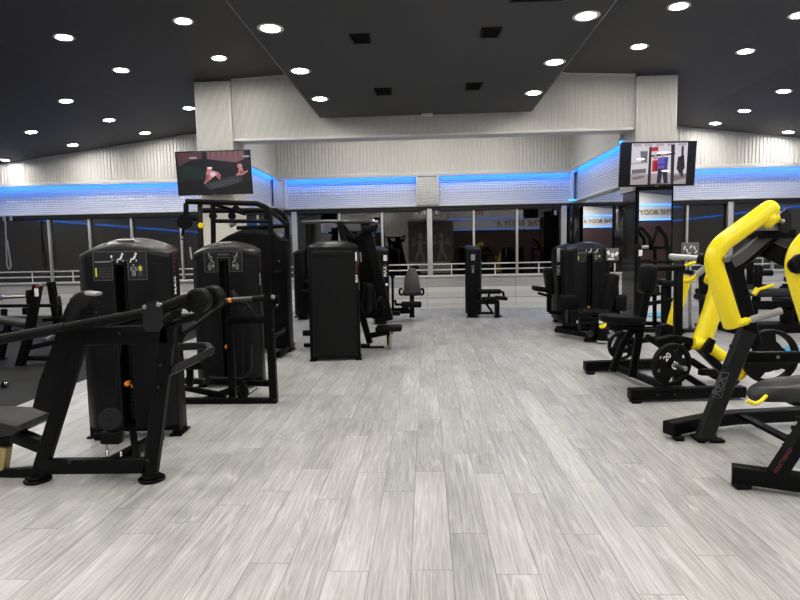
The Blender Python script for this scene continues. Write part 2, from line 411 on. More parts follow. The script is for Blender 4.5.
# pier between the two lit panels, and jambs at the corners
mb = MB(); mb.rbox((.06, YB-.05, (Z_BAND+Z_LED)/2+.02), (.46, .18, Z_LED-Z_BAND), .01); struct(mb.build('pillar_band_middle', BAND))
mb = MB()
for x in (-.19, .31, -3.46, 3.56): mb.rbox((x, YB-.06, (Z_BAND+Z_LED)/2+.02), (.05, .2, Z_LED-Z_BAND), .008)
mb.rbox((-3.62, YB-.06, (Z_BAND+Z_LED)/2+.02), (.26, .18, Z_LED-Z_BAND), .008)
struct(mb.build('trim_6', TRIMW))

# window glass, mullions, night rails
mb = MB(); mb.quad((XL, YB+.08, Z_SILL), (XR, YB+.08, Z_SILL), (XR, YB+.08, Z_HEAD), (XL, YB+.08, Z_HEAD)); struct(mb.build('window_1', GLASS, smooth=False))
thick = [-6.55, -3.27, .10, 3.38, 7.35]
thin = [-9.62, -8.56, -7.46, -6.18, -5.1, -4.2, -2.15, -1.08, 1.19, 2.25, 6.35, 8.4, 9.5]
mb = MB()
for x in thick[1:]: mb.rbox((x, YB-.01, (Z_SILL+Z_HEAD)/2), (.13, .12, Z_HEAD-Z_SILL+.1), .01)
for x in thin: mb.rbox((x, YB+.03, (Z_SILL+Z_HEAD)/2), (.055, .09, Z_HEAD-Z_SILL), .006)
struct(mb.build('window_frame_back', ALU))
mb = MB()
for z in (1.14, 1.0): mb.tube([(XL+.02, YB+.045, z), (XR-.02, YB+.045, z)], .018, 8)
for k in range(22): mb.tube([(XL+.55+k*1.08, YB+.045, .86), (XL+.55+k*1.08, YB+.045, 1.14)], .016, 8)
tag(mb.build('guard_rail', TRIMW), 'pale double guard rail running along the foot of the dark windows', 'railing')
# night outside: dark paving and a parapet so the panes are not looking into nothing
mb = MB(); mb.rbox((0, YB+6.3, -.05), (40, 12, .1), 0); struct(mb.build('ground_outside', pm('dark_paving', (.012, .010, .010), .7, bump=.2, bscale=20), smooth=False))
mb = MB(); mb.rbox((0, YB+9, 1.6), (40, .2, 3.2), 0); struct(mb.build('wall_outside', pm('dark_brick_red', (.020, .010, .009), .8, bump=.2, bscale=20), smooth=False))

# bulkheads (left and right) running from the pillars to the back wall
def bulkhead(side, X, zb):
    s = 1 if side == 'right' else -1
    mb = MB(); mb.rbox((X+s*.15, (PY0+YB)/2+.3, (zb+3.42)/2), (.2, YB-PY0-.6, 3.42-zb), 0); struct(mb.build('wall_%s_bulkhead_band' % side, BAND, smooth=False))
    mb = MB(); mb.rbox((X+s*.08, (PY0+YB)/2+.3, (3.40+4.35)/2), (.3, YB-PY0-.6, .93), 0); struct(mb.build('wall_%s_bulkhead_upper' % side, PLAIN, smooth=False))
    mb = MB(); mb.rbox((X-s*.085, (PY0+YB)/2+.3, 3.385), (.03, YB-PY0-.64, .12), .006); mb.rbox((X+s*.1, (PY0+YB)/2+.3, zb), (.24, YB-PY0-.62, .05), .006)
    struct(mb.build('trim_%s_bulkhead' % side, TRIMW))
    mb = MB(); mb.rbox((X-s*.045, (PY0+YB)/2+.3, 3.385), (.035, YB-PY0-.7, .02), 0); struct(mb.build('trim_%s_led' % side, LED, smooth=False))
bulkhead('right', 3.62, 2.62); bulkhead('left', -3.74, 2.62)
# cyan ledge in the right corner of the bay, its glow put in as emission
mb = MB(); mb.rbox((3.70, YB-.22, 2.63), (.5, .03, .03), 0); struct(mb.build('trim_led_5', CYAN, smooth=False))

# beam between the pillars
BX0, BX1, BZ = -3.38, 3.62, 3.50
mb = MB(); flutes(mb, BX0, BX1, PY0+.08, lambda x: BZ, lambda x: ceilz(x), .041, .012)
mb.rbox(((BX0+BX1)/2, PY0+.36, (BZ+4.3)/2+.03), (BX1-BX0, .52, 4.3-BZ), 0)
struct(mb.build('beam_front', FLUTE, smooth=False))
mb = MB(); mb.rbox(((BX0+BX1)/2, PY0+.07, BZ+.01), (BX1-BX0, .05, .05), .006)
for a, b in ((BX0, -1.86), (1.9, BX1)):
    mb.beam((a, PY0+.06, ceilz(a)-.02), (b, PY0+.06, ceilz(b)-.02), .05, .04, bev=.004)
struct(mb.build('trim_7', TRIMW))
# pillars
def pillar(side, x0, x1, ztop):
    s = 1 if side == 'right' else -1
    mb = MB(); flutes(mb, x0+.02, x1-.02, PY0+.012, lambda x: 2.62, lambda x: ztop, .041, .012)
    flutes_y(mb, x0+.012, PY0+.02, PY1-.02, 2.62, ztop, .041, .012, -1); flutes_y(mb, x1-.012, PY0+.02, PY1-.02, 2.62, ztop, .041, .012, 1)
    struct(mb.build('pillar_%s_upper' % side, FLUTE, smooth=False))
    mb = MB()
    for x in (x0+.012, x1-.012): mb.rbox((x, PY0+.012, (2.62+ztop)/2), (.03, .03, ztop-2.62), .004)
    mb.rbox(((x0+x1)/2, PY0+.005, ztop-.02), (x1-x0, .04, .05), .004)
    struct(mb.build('trim_pillar_%s' % side, TRIMW))
    mb = MB(); mb.rbox(((x0+x1)/2, (PY0+PY1)/2+.02, 1.31), (x1-x0-.04, PY1-PY0-.04, 2.62), 0)
    struct(mb.build('pillar_%s_lower' % side, TILE if side == 'right' else CRM, smooth=False))
pillar('right', 3.62, 4.30, 4.36); pillar('left', -4.02, -3.38, 4.51)
# tile joints and white cap on the right pillar
mb = MB()
mb.use(BAND).rbox((3.615, (PY0+PY1)/2+.02, 2.60), (.05, PY1-PY0, .30), .004)
struct(mb.build('trim_8', BAND))
mb = MB()
for z in (.45, .9, 1.35, 1.8, 2.2): mb.rbox((3.636, (PY0+PY1)/2+.02, z), (.01, PY1-PY0-.02, .008), 0)
struct(mb.build('trim_9', GRY))
# mirrors
def mirror(x0, x1, y, z0, z1, label, rz=0.0):
    t = thing('wall_mirror', ((x0+x1)/2, y, z0), label, 'mirror', rz=rz)
    w = x1-x0; T = wm(t)
    mb = MB(T); mb.rbox((0, .012, (z1-z0)/2), (w, .02, z1-z0), .003); mb.build('backing', BLK, t)
    mb = MB(T); mb.quad((-w/2+.02, -.004, .02), (w/2-.02, -.004, .02), (w/2-.02, -.004, z1-z0-.02), (-w/2+.02, -.004, z1-z0-.02)); mb.build('glass', MIR, t, smooth=False)
    mb = MB(T)
    for x in (-w/2+.012, w/2-.012): mb.rbox((x, -.006, (z1-z0)/2), (.024, .02, z1-z0), .003)
    for z in (.012, z1-z0-.012): mb.rbox((0, -.006, z), (w, .02, .024), .003)
    mb.build('frame', BLK, t)
mirror(3.66, 4.26, PY0-.005, .06, 2.50, 'tall black framed mirror on the right pillar, under the television')
mirror(3.80, 4.55, YB-.10, .95, 2.50, 'tall mirror panel on the back wall behind the right bulkhead')
mb = MB(); mb.rbox((4.88, YB-.04, 1.68), (.62, .1, 1.62), .004)
for z in (1.3, 1.75, 2.2): mb.rbox((4.88, YB-.092, z), (.62, .006, .008), 0)
struct(mb.build('wall_back_tile_panel', TILE))
mb = MB(); mb.rbox((3.62, YB-.06, 1.68), (.24, .12, 1.62), .004); struct(mb.build('wall_back_tile_strip', TILE))

# side and rear walls (seen only in the reflections)
for side, x in (('left', XL), ('right', XR)):
    s = -1 if side == 'left' else 1
    mb = MB(); mb.rbox((x+s*.05, (YB+YR)/2, 1.31), (.1, YB-YR, 2.62), 0); struct(mb.build('wall_%s_lower' % side, pm('grey_side_wall', (.45, .44, .41), .5, bump=.1, bscale=20), smooth=False))
    mb = MB(); mb.rbox((x+s*.05, (YB+YR)/2, 2.97), (.1, YB-YR, .7), 0); struct(mb.build('wall_%s_band' % side, BAND, smooth=False))
    mb = MB(); mb.rbox((x+s*.02, (YB+YR)/2, 3.7), (.16, YB-YR, .76), 0); struct(mb.build('wall_%s_upper' % side, PLAIN, smooth=False))
    mb = MB(); mb.rbox((x-s*.03, (YB+YR)/2, 3.30), (.03, YB-YR-.2, .02), 0); mb.rbox((x-s*.03, (YB+YR)/2, 2.64), (.03, YB-YR-.2, .02), 0); struct(mb.build('trim_%s_wall_led' % side, LED2, smooth=False))
mb = MB(); mb.rbox(((XL+XR)/2, YR-.05, 1.31), (XR-XL, .1, 2.62), 0); struct(mb.build('wall_rear_lower', pm('dark_red_wall', (.06, .030, .027), .5, bump=.1, bscale=20), smooth=False))
mb = MB(); mb.rbox(((XL+XR)/2, YR-.05, 2.97), (XR-XL, .1, .7), 0); struct(mb.build('wall_rear_band', BAND, smooth=False))
mb = MB(); mb.rbox(((XL+XR)/2, YR-.05, 4.05), (XR-XL, .14, 1.5), 0); struct(mb.build('wall_rear_upper', PLAIN, smooth=False))
mb = MB(); mb.rbox(((XL+XR)/2, YR+.04, 3.30), (XR-XL-.2, .03, .02), 0); mb.rbox(((XL+XR)/2, YR+.04, 2.64), (XR-XL-.2, .03, .02), 0); struct(mb.build('trim_rear_led', LED2, smooth=False))
mb = MB(); mb.rbox((-7.3, YR+.02, 1.3), (8.5, .06, 2.55), 0); struct(mb.build('wall_rear_panels', pm('grey_wall_panel', (.45, .44, .41), .5, bump=.1, bscale=20), smooth=False))
mb = MB(); mb.rbox((-.5, YR+.12, 1.75), (3.9, .16, 3.3), 0); struct(mb.build('wall_rear_pier', CRM, smooth=False))

def rear_lettering(body, x, z, size, mat, label, y=YR+.012, shear=.2):
    o = text_mesh(body, size, mat, 'wall_lettering', None, frame((x, y, z), (-1, 0, 0), (0, 0, 1)), True, .004, shear)
    return tag(o, label, 'lettering')
GOLD = pm('dull_gold_letters', (.22, .16, .04), .5)
rear_lettering('THE BODY A', 5.6, 2.97, .46, GOLD, 'gold capital lettering on the blue-lit band, seen reversed in the mirrors')
rear_lettering('THE BODY A', 10.15, 2.97, .30, GOLD, 'smaller gold lettering near the corner of the lit band, seen reversed in the pillar mirror')
rear_lettering('fit', 3.2, 3.75, .75, RED, 'red lettering high on the far wall, seen reversed in the window glass', y=YR+.03)
rear_lettering('A', -1.75, 1.9, 1.0, DRED, 'dark red letter A on the pale wall, seen in the window glass', y=YR+.21, shear=0)
# dim wall poster of two figures training, seen only as a reflection
t = thing('wall_poster', (.3, YR+.205, .75), 'large dark poster of two training figures, reflected in the window glass', 'poster')
mb = MB(); mb.rbox((.3, YR+.215, 2.0), (2.7, .02, 2.4), 0); mb.build('sheet', pm('poster_grey', (.14, .125, .12), .5, var=.3, bump=.02), t)
mb = MB(); y = YR+.228
for cx, s in ((-.35, 1), (.95, -1)):
    pts = []
    mb.use(pm('poster_light', (.40, .37, .34), .5))
    for (ax, az, bx, bz, w) in ((0, 1.3, .02, 2.1, .30), (-.1, 1.35, -.3, .9, .17), (.1, 1.35, .25, .85, .17), (-.15, 2.0, -.5, 1.75, .12), (-.5, 1.75, -.3, 2.25, .10), (.15, 2.0, .5, 1.8, .12), (.5, 1.8, .35, 2.35, .10)):
        a = V((cx+s*ax, y, az)); b = V((cx+s*bx, y, bz)); n = (b-a).normalized().cross(V((0, 1, 0)))*w/2
        mb.quad(a-n, a+n, b+n*.7, b-n*.7)
    mb.add([(cx+s*.02+.13*cos(k*pi/6), y, 2.33+.16*sin(k*pi/6)) for k in range(12)], [list(range(12))])
mb.build('printed_figures', None, t, smooth=False)

# ------------------------------------------------------------------ ceiling fittings
dl_mesh = {}
def downlight(x, y, z, label, group):
    t = thing('downlight', (x, y, z), label, 'downlight', group)
    if not dl_mesh:
        mb = MB(wm(t)); mb.lathe((0, 0, 0), (0, 0, -1), [(.098, -.01), (.098, .004), (.125, .010), (.138, .004), (.138, -.01)], 28); o = mb.build('rim', RIM, t); dl_mesh['rim'] = o
        mb = MB(wm(t)); mb.lathe((0, 0, 0), (0, 0, -1), [(.001, .003), (.05, .003), (.099, .002), (.099, -.006)], 28); o = mb.build('lens', LIT, t); dl_mesh['lens'] = o
    else:
        for k in ('rim', 'lens'):
            c = dl_mesh[k].copy(); col.objects.link(c); c.parent = t
    if z > 3.9:   # follow the slope of the ceiling
        e = .05; sl = (ceilz(x+e)-ceilz(x-e))/(2*e); t.rotation_euler = (0, -math.atan(sl), 0)
    return t
ORD = ['first', 'second', 'third', 'fourth', 'fifth', 'sixth']
for side, x, ys in (('left', -1.58, (9.02, 7.63, 6.19)), ('right', 1.66, (9.07, 7.63, 6.18))):
    for i, y in enumerate(ys):
        downlight(x, y, SZ, '%s downlight from the pale beam along the %s edge of the lowered ceiling' % (ORD[i], side), 'downlights in the lowered ceiling panel')
PL = {('left', 1): [(-3.2, 9.27), (-3.15, 7.8)], ('left', 2): [(-4.82, 12.01), (-4.88, 9.46), (-4.9, 8.0)], ('left', 3): [(-6.54, 13.62), (-6.62, 12.2), (-6.57, 10.66)],
      ('left', 4): [(-8.32, 13.65), (-8.29, 12.15)], ('left', 5): [(-10.28, 13.99)],
      ('right', 1): [(3.2, 9.03), (3.17, 7.6)], ('right', 2): [(4.83, 9.2), (4.78, 7.85)], ('right', 3): [(6.6, 13.75), (6.6, 12.55), (6.52, 11.1)], ('right', 4): [(8.3, 13.9)]}
for (side, k), ps in PL.items():
    for i, (x, y) in enumerate(ps):
        downlight(x, y, ceilz(x)-.002, 'sloping ceiling downlight, %s from back wall in %s row %s of lowered panel' % (ORD[i], ORD[k-1], side), 'downlights in the sloping ceiling')
# the rows go on overhead and behind: lamps only
def lamp(x, y, z, e=24):
    l = bpy.data.lights.new('ceiling_lamp', 'AREA'); l.shape = 'DISK'; l.size = .2; l.energy = e; l.color = (1, .965, .905)
    o = bpy.data.objects.new('ceiling_lamp', l); col.objects.link(o); o.location = (x, y, z-.02)
for x in (-1.58, 1.66):
    for y in (4.75, 3.3, 1.85, .4, -1.5, -3.5): lamp(x, y, SZ, 15)
for x in (-3.2, -4.9, -6.6, -8.3, 3.2, 4.9, 6.6, 8.3):
    for y in (6.3, 4.6, 2.6, .6, -1.6, -4): lamp(x, y, ceilz(x), 20)
for x in (-8.3, -10.2, 8.3, 10.2):
    for y in (10.5, 8.5): lamp(x, y, ceilz(x))
for x in (-1.8, 0, 1.8): lamp(x, 12.6, ceilz(x), 34)
for x in (-9, -6, -3, 0, 3, 6, 9): lamp(x, -4.9, ceilz(x), 60)  # added row, brightens the rear wall for its reflections

def vent(x, y, w, d, label):
    t = thing('ceiling_vent', (x, y, SZ), label, 'air vent', 'air vents in the lowered ceiling panel'); T = wm(t)
    mb = MB(T)
    for s in (-1, 1): mb.rbox((s*(w/2), 0, -.006), (.02, d+.02, .014), .003); mb.rbox((0, s*(d/2), -.006), (w+.02, .02, .014), .003)
    mb.build('frame', BLK, t)
    mb = MB(T); mb.quad((-w/2, -d/2, -.001), (w/2, -d/2, -.001), (w/2, d/2, -.001), (-w/2, d/2, -.001)); mb.build('duct_shade', VOID, t, smooth=False)  # flat black sheet; shade inside the vent put into its colour
    mb = MB(T)
    for k in range(7): mb.rbox((0, -d/2+d*(k+.5)/7, -.006), (w-.02, .012, .012), .002, Mx.Rotation(.6, 3, 'X'))
    mb.build('louvre', BLK, t)
vent(-.68, 6.57, .20, .26, 'small dark ceiling vent near the left downlights, nearer of the two on that side')
vent(-.585, 8.72, .24, .34, 'dark ceiling vent left of centre near the pale beam')
vent(.735, 6.53, .20, .26, 'small louvred ceiling vent right of centre, further from the beam')
vent(.72, 8.60, .22, .34, 'dark ceiling vent right of centre near the pale beam')
vent(1.08, 5.68, .50, .14, 'wide dark slot vent nearest the viewer in the lowered ceiling')
mb = MB(); mb.rbox((.055, 10.18, SZ-.02), (.19, .09, .05), .012); tag(mb.build('motion_sensor', pm('white_plastic', (.7, .7, .68), .4)), 'small white sensor box on the lowered ceiling edge by the beam', 'sensor')

# ------------------------------------------------------------------ televisions
def emis(name, c, s=1.0):
    return pm('screen_'+name, (0.01, .01, .01), .15, emit=c, es=s)
def television(x, label, deco, rz, w=1.30, h=.735, z=2.88, y=9.86):
    t = thing('television', (x, y, z), label, 'television', 'wall televisions', rz); T = wm(t) @ Mx.Rotation(radians(5), 4, 'X')
    mb = MB(T); mb.rbox((0, .03, 0), (w, .045, h), .008); mb.rbox((0, .07, -.03), (w*.6, .06, h*.5), .02); mb.build('casing', pm('tv_black', (.008, .008, .009), .25), t)
    mb = MB(T); mb.rbox((0, .24, 0), (.30, .32, .22), .01); mb.rbox((0, .405, -.02), (.36, .03, .4), .005); mb.build('wall_mount', BLK, t)
    mb = MB(T); deco(mb, w-.024, h-.024); mb.build('screen', None, t, smooth=False)
    mb = MB(T); mb.rbox((0, .004, -h/2+.008), (.06, .006, .01), .002); mb.build('badge', LGR, t)
    return t
def poly(mb, pts, w, h, y): mb.add([((a-.5)*w, y, (.5-b)*h) for a, b in pts], [list(range(len(pts)))])
def ell(mb, cx, cy, rx, ry, w, h, y, n=14, rot=0): poly(mb, [(cx+rx*cos(2*pi*k/n)*cos(rot)-ry*sin(2*pi*k/n)*sin(rot), cy+rx*cos(2*pi*k/n)*sin(rot)*1.7+ry*sin(2*pi*k/n)*cos(rot)) for k in range(n)], w, h, y)
def deco_left(mb, w, h):
    mb.use(emis('dark', (.012, .011, .012))); poly(mb, [(0, 0), (1, 0), (1, 1), (0, 1)], w, h, 0)
    mb.use(emis('dull_red', (.10, .045, .045))); poly(mb, [(.02, .02), (.36, .01), (.36, .17), (.2, .2), (.03, .34)], w, h, -.001)
    mb.use(emis('rose', (.19, .095, .10))); poly(mb, [(.43, .01), (.93, .01), (.93, .20), (.82, .27), (.43, .18)], w, h, -.001)
    mb.use(emis('rose_fold', (.13, .06, .066)))
    for k in range(6): poly(mb, [(.47+k*.075, .01), (.49+k*.075, .01), (.485+k*.075, .17), (.475+k*.075, .17)], w, h, -.002)
    mb.use(emis('green', (.016, .028, .019))); poly(mb, [(.02, .42), (.10, .33), (.2, .32), (.33, .40), (.41, .55), (.38, .63), (.1, .65), (.02, .72)], w, h, -.001)
    # two people in pale pink tops bending over a dark bench
    mb.use(emis('skin', (.46, .21, .20)))
    ell(mb, .45, .43, .036, .045, w, h, -.002); poly(mb, [(.40, .47), (.47, .44), (.56, .48), (.60, .56), (.585, .66), (.555, .63), (.53, .56), (.47, .64), (.40, .72), (.375, .78), (.365, .72), (.40, .62)], w, h, -.002)
    ell(mb, .865, .36, .035, .06, w, h, -.002); poly(mb, [(.85, .41), (.90, .40), (.915, .50), (.965, .46), (.97, .49), (.91, .56), (.88, .58), (.80, .57), (.84, .50)], w, h, -.002)
    mb.use(emis('top', (.62, .50, .60))); poly(mb, [(.46, .49), (.52, .48), (.535, .56), (.49, .60), (.455, .56)], w, h, -.003)
    mb.use(emis('hair', (.78, .70, .68))); ell(mb, .455, .385, .038, .022, w, h, -.003); mb.use(emis('shade', (.26, .10, .11))); poly(mb, [(.40, .52), (.44, .56), (.43, .66), (.38, .74), (.375, .70), (.41, .62)], w, h, -.003); poly(mb, [(.55, .52), (.59, .57), (.58, .64), (.555, .60)], w, h, -.003); ell(mb, .87, .50, .018, .05, w, h, -.003); poly(mb, [(.90, .44), (.915, .52), (.88, .56)], w, h, -.003)
    mb.use(emis('bench', (.040, .040, .046))); poly(mb, [(.37, .80), (.42, .72), (.72, .60), (.88, .57), (.90, .70), (.72, .80), (.44, .90)], w, h, -.0035)
    mb.use(emis('bench_line', (.11, .11, .12)))
    for k in range(4): poly(mb, [(.43+.01*k, .77+.03*k), (.84, .645+.03*k), (.84, .652+.03*k), (.43+.01*k, .78+.03*k)], w, h, -.004)
    mb.use(emis('spark', (.35, .30, .30))); ell(mb, .24, .14, .06, .022, w, h, -.005); ell(mb, .96, .14, .05, .022, w, h, -.005)
def deco_right(mb, w, h):
    mb.use(emis('black', (.003, .003, .004))); poly(mb, [(0, 0), (1, 0), (1, 1), (0, 1)], w, h, 0)
    mb.use(emis('gym_wall', (.60, .56, .60))); poly(mb, [(.135, .02), (.885, .02), (.885, .97), (.135, .97)], w, h, -.001)
    mb.use(emis('gym_floor', (.36, .31, .33))); poly(mb, [(.135, .72), (.885, .72), (.885, .97), (.135, .97)], w, h, -.002)
    mb.use(emis('gym_shelf', (.40, .36, .40)))
    for k in range(5): poly(mb, [(.15+.15*k, .03), (.27+.15*k, .03), (.26+.15*k, .09), (.16+.15*k, .09)], w, h, -.002)
    poly(mb, [(.135, .46), (.36, .44), (.36, .48), (.135, .50)], w, h, -.002)
    mb.use(emis('gym_shadow', (.20, .16, .18)))
    poly(mb, [(.15, .80), (.30, .76), (.33, .80), (.18, .86)], w, h, -.0025); poly(mb, [(.40, .95), (.66, .93), (.66, .97), (.40, .97)], w, h, -.0025); poly(mb, [(.70, .78), (.88, .74), (.88, .84), (.72, .90)], w, h, -.0025)
    mb.use(emis('gym_grey', (.16, .16, .18))); poly(mb, [(.25, .20), (.35, .20), (.35, .45), (.27, .45)], w, h, -.003); poly(mb, [(.15, .62), (.34, .60), (.34, .70), (.15, .72)], w, h, -.003)
    mb.use(emis('gym_dark', (.03, .028, .033)))
    for p in ([(.37, .1), (.40, .1), (.41, .97), (.37, .97)], [(.66, .06), (.71, .06), (.72, .97), (.68, .97)], [(.37, .30), (.72, .24), (.72, .28), (.37, .34)], [(.76, .35), (.84, .3), (.86, .6), (.80, .75), (.75, .62)], [(.80, .1), (.83, .1), (.84, .8), (.81, .8)]): poly(mb, p, w, h, -.003)
    # person in a red top, person in a blue-violet top lifting
    mb.use(emis('red_top', (.45, .03, .05))); poly(mb, [(.42, .42), (.49, .40), (.50, .66), (.42, .68)], w, h, -.004); poly(mb, [(.39, .12), (.49, .10), (.49, .20), (.40, .21)], w, h, -.004)
    mb.use(emis('violet_top', (.14, .11, .45))); poly(mb, [(.49, .35), (.63, .34), (.625, .60), (.50, .62)], w, h, -.004)
    mb.use(emis('legs', (.03, .03, .05))); poly(mb, [(.50, .60), (.625, .60), (.64, .94), (.59, .95), (.56, .70), (.545, .95), (.49, .95)], w, h, -.004)
    mb.use(emis('violet_shade', (.07, .055, .26))); poly(mb, [(.58, .36), (.63, .35), (.625, .60), (.585, .60)], w, h, -.0045); poly(mb, [(.49, .50), (.60, .49), (.60, .53), (.49, .54)], w, h, -.0045); mb.use(emis('red_shade', (.24, .015, .03))); poly(mb, [(.455, .46), (.49, .45), (.495, .66), (.46, .67)], w, h, -.0045)
    mb.use(emis('face', (.45, .27, .22))); ell(mb, .455, .34, .028, .055, w, h, -.004); ell(mb, .56, .28, .03, .06, w, h, -.004)
    mb.use(emis('glint', (1, 1, 1))); ell(mb, .26, .38, .06, .03, w, h, -.005); ell(mb, .57, .24, .10, .03, w, h, -.005); ell(mb, .60, .66, .06, .025, w, h, -.005)
television(-3.59, 'wide television on the left pillar showing a dark scene with two people in pink light', deco_left, radians(-1))
television(3.83, 'wide television on the right pillar showing people training in a bright gym', deco_right, radians(3), w=1.25, h=.72, z=2.83)
# ------------------------------------------------------------------ shared machine pieces
def L2(root, x=0, y=0, rz=0): return wm(root) @ Mx.Translation((x, y, 0)) @ Mx.Rotation(rz, 4, 'Z')

def weight_tower(root, x=0, y=0, rz=0, w=.74, d=.40, h=1.62, slot=True, placard=1, brand=(), back=False, badge=True, feet=True, rise=.115, shell=SHR):
    """shrouded weight tower facing local -y"""
    T = L2(root, x, y, rz); hw = w/2; f = -d/2; b = d/2; fl = .70*hw; sx = .048; sd = .13; zs = .10; zt = h-rise
    slot_top = h-.225
    def sec(notch):
        p = [(-hw, f+.11), (-hw+.010, f+.075), (-fl-.03, f+.014), (-fl, f)]
        if notch: p += [(-sx, f), (-sx, f+sd), (sx, f+sd), (sx, f)]
        else: p += [(-sx, f), (-sx+.001, f), (sx-.001, f), (sx, f)]
        p += [(fl, f), (fl+.03, f+.014), (hw-.010, f+.075), (hw, f+.11), (hw, b-.05), (hw-.05, b), (-hw+.05, b), (-hw, b-.05)]
        return p
    def arch(px): return zt + (rise-.03)*(1-(abs(px)/hw)**2.2)
    mb = MB(T)
    lo, hi = sec(slot), sec(False)
    mb.rings([[V((px, py, zs)) for px, py in lo], [V((px, py, slot_top)) for px, py in lo]])
    # hood: dense outline so the arched top reads as a curve
    dense = []
    for i in range(len(hi)):
        a, c = V(hi[i]+(0,)), V(hi[(i+1) % len(hi)]+(0,)); n = max(1, int((c-a).length/.04))
        for k in range(n): dense.append(a.lerp(c, k/n))
    def slope(py): return -.060*max(0, min(1, (d*.30-py)/(d*.8)))
    mb.rings([[V((p.x, p.y, slot_top+.0005)) for p in dense], [V((p.x, p.y, arch(p.x)-.02+slope(p.y))) for p in dense]])
    tw = mb.build('weight_tower', shell, root)
    mb = MB(T); rings = [[V((p.x*1.004, p.y*1.004, arch(p.x)-.03+slope(p.y))) for p in dense]]
    for s, dz in ((1.004, 0), (.975, .012), (.88, .020), (.70, .028), (.3, .032)): rings.append([V((p.x*s, p.y*s, arch(p.x*s)+dz*(1-.3*abs(p.x)/hw)+slope(p.y*s)-.004)) for p in dense])
    mb.rings(rings); mb.build('hood', pm('hood_plastic', (.0085, .0088, .0095), .34, spec=.3, bump=.08, bscale=300) if shell == SHR else shell, tw)
    # frame posts on either side, with foot plates
    if feet:
        mb = MB(T)
        for s in (-1, 1):
            mb.rbox((s*(hw-.03), .02, (zt-.03)/2+.01), (.062, d*.62, zt-.04), .012)
            mb.rbox((s*(hw-.03), .02, .008), (.10, d*.75, .016), .004)
        mb.rbox((0, f+.09, .075), (w-.06, .05, .05), .01); mb.rbox((0, b-.07, .075), (w-.06, .05, .05), .01)
        mb.build('side_post', BLK, tw)
    if slot:
        mb = MB(T)
        for k in range(9): mb.rbox((0, f+.10, .17+k*.034), (.060, .03, .029), .004)
        mb.build('weight_stack', GRY, tw)
        mb = MB(T); mb.cyl((0, f+.085, .5), (0, f+.085, slot_top-.02), .011, 10)
        mb.build('guide_rod', GRY, tw)
        mb = MB(T); mb.cyl((-.01, f+.06, .465), (-.01, f+.005, .465), .022, 16); mb.tube([(-.01, f+.03, .465), (.02, f+.02, .455), (.028, f+.02, .43)], .006, 8); mb.build('selector_pin', ORG, tw)
        mb = MB(T)   # narrow scale of weights beside the stack
        for k in range(16): mb.rbox((.024, f+.083, .16+k*.018), (.010, .006, .007), 0)
        mb.build('weight_scale', LGR, tw, smooth=False)
        mb = MB(T); mb.tube([(-sx-.008, f-.002, .2), (-sx-.008, f-.002, slot_top-.03), (0, f-.002, slot_top+.004), (sx+.008, f-.002, slot_top-.03), (sx+.008, f-.002, .2)], .004, 6, .02); mb.build('slot_edge', GRY, tw)
    if placard:
        pw, z1, z0 = .42*w/.74, h-.125, h-.35
        mb = MB(T); mb.use(pm('placard_black', (.009, .009, .009), .3))
        pts = [(-pw/2, z1), (pw/2, z1), (pw/2, z0), (sx+.014, z0), (sx+.014, slot_top+.03), (-sx-.014, slot_top+.03), (-sx-.014, z0), (-pw/2, z0)]
        hws = fl-.004
        def bend(px): return f if abs(px) <= hws else f + .002 + (abs(px)-hws)*.42
        pl = MB(T); pl.use(pm('placard_black', (.009, .009, .009), .3)); e = -.003
        strips = [(-pw/2, -sx-.014, z0, z1), (-sx-.014, sx+.014, slot_top+.03, z1), (sx+.014, pw/2, z0, z1)]
        for a, c, za, zb in strips: pl.quad((a, bend(a)+e, za), (c, bend(c)+e, za), (c, bend(c)+e, zb), (a, bend(a)+e, zb))
        pl.use(DGR)
        op = [(x_, z_) for x_, z_ in pts]; k_ = len(op)
        line = []
        for i in range(k_):
            a, c = op[i], op[(i+1) % k_]; n = max(1, int(math.hypot(c[0]-a[0], c[1]-a[1])/.05))
            for q in range(n): line.append((a[0]+(c[0]-a[0])*q/n, a[1]+(c[1]-a[1])*q/n))
        pl.tube([(px, bend(px)+e-.001, pz) for px, pz in line], .0035, 5, closed=True)
        # pictograms: seated figures, muscle maps, lines of small print
        def stroke(a, c, wd, mat):
            pl.use(mat); a, c = V((a[0], 0, a[1])), V((c[0], 0, c[1])); n = (c-a).normalized().cross(V((0, 1, 0)))*wd/2
            pl.add([(p.x, bend(p.x)+e-.002, p.z) for p in (a-n, a+n, c+n, c-n)], [[0, 1, 2, 3]])
        def blob(cx, cz, r, mat):
            pl.use(mat); pl.add([(cx+r*cos(k*pi/4), bend(cx)+e-.002, cz+r*sin(k*pi/4)) for k in range(8)], [list(range(8))])
        def seated(cx, cz, s, mat, flip=1):
            blob(cx+flip*.018*s, cz+.055*s, .014*s, mat); stroke((cx+flip*.012*s, cz+.04*s), (cx-flip*.004*s, cz), .022*s, mat)
            stroke((cx-flip*.004*s, cz), (cx-flip*.035*s, cz-.004*s), .018*s, mat); stroke((cx-flip*.035*s, cz), (cx-flip*.045*s, cz-.04*s), .014*s, mat)
            stroke((cx+flip*.02*s, cz-.01*s), (cx+flip*.02*s, cz-.03*s), .012*s, mat)
        def muscle(cx, cz, s, mat, m2):
            blob(cx, cz+.065*s, .011*s, mat); stroke((cx, cz+.05*s), (cx, cz), .034*s, m2)
            for q in (-1, 1):
                stroke((cx+q*.024*s, cz+.045*s), (cx+q*.030*s, cz-.002*s), .012*s, mat); stroke((cx+q*.010*s, cz), (cx+q*.014*s, cz-.062*s), .014*s, mat)
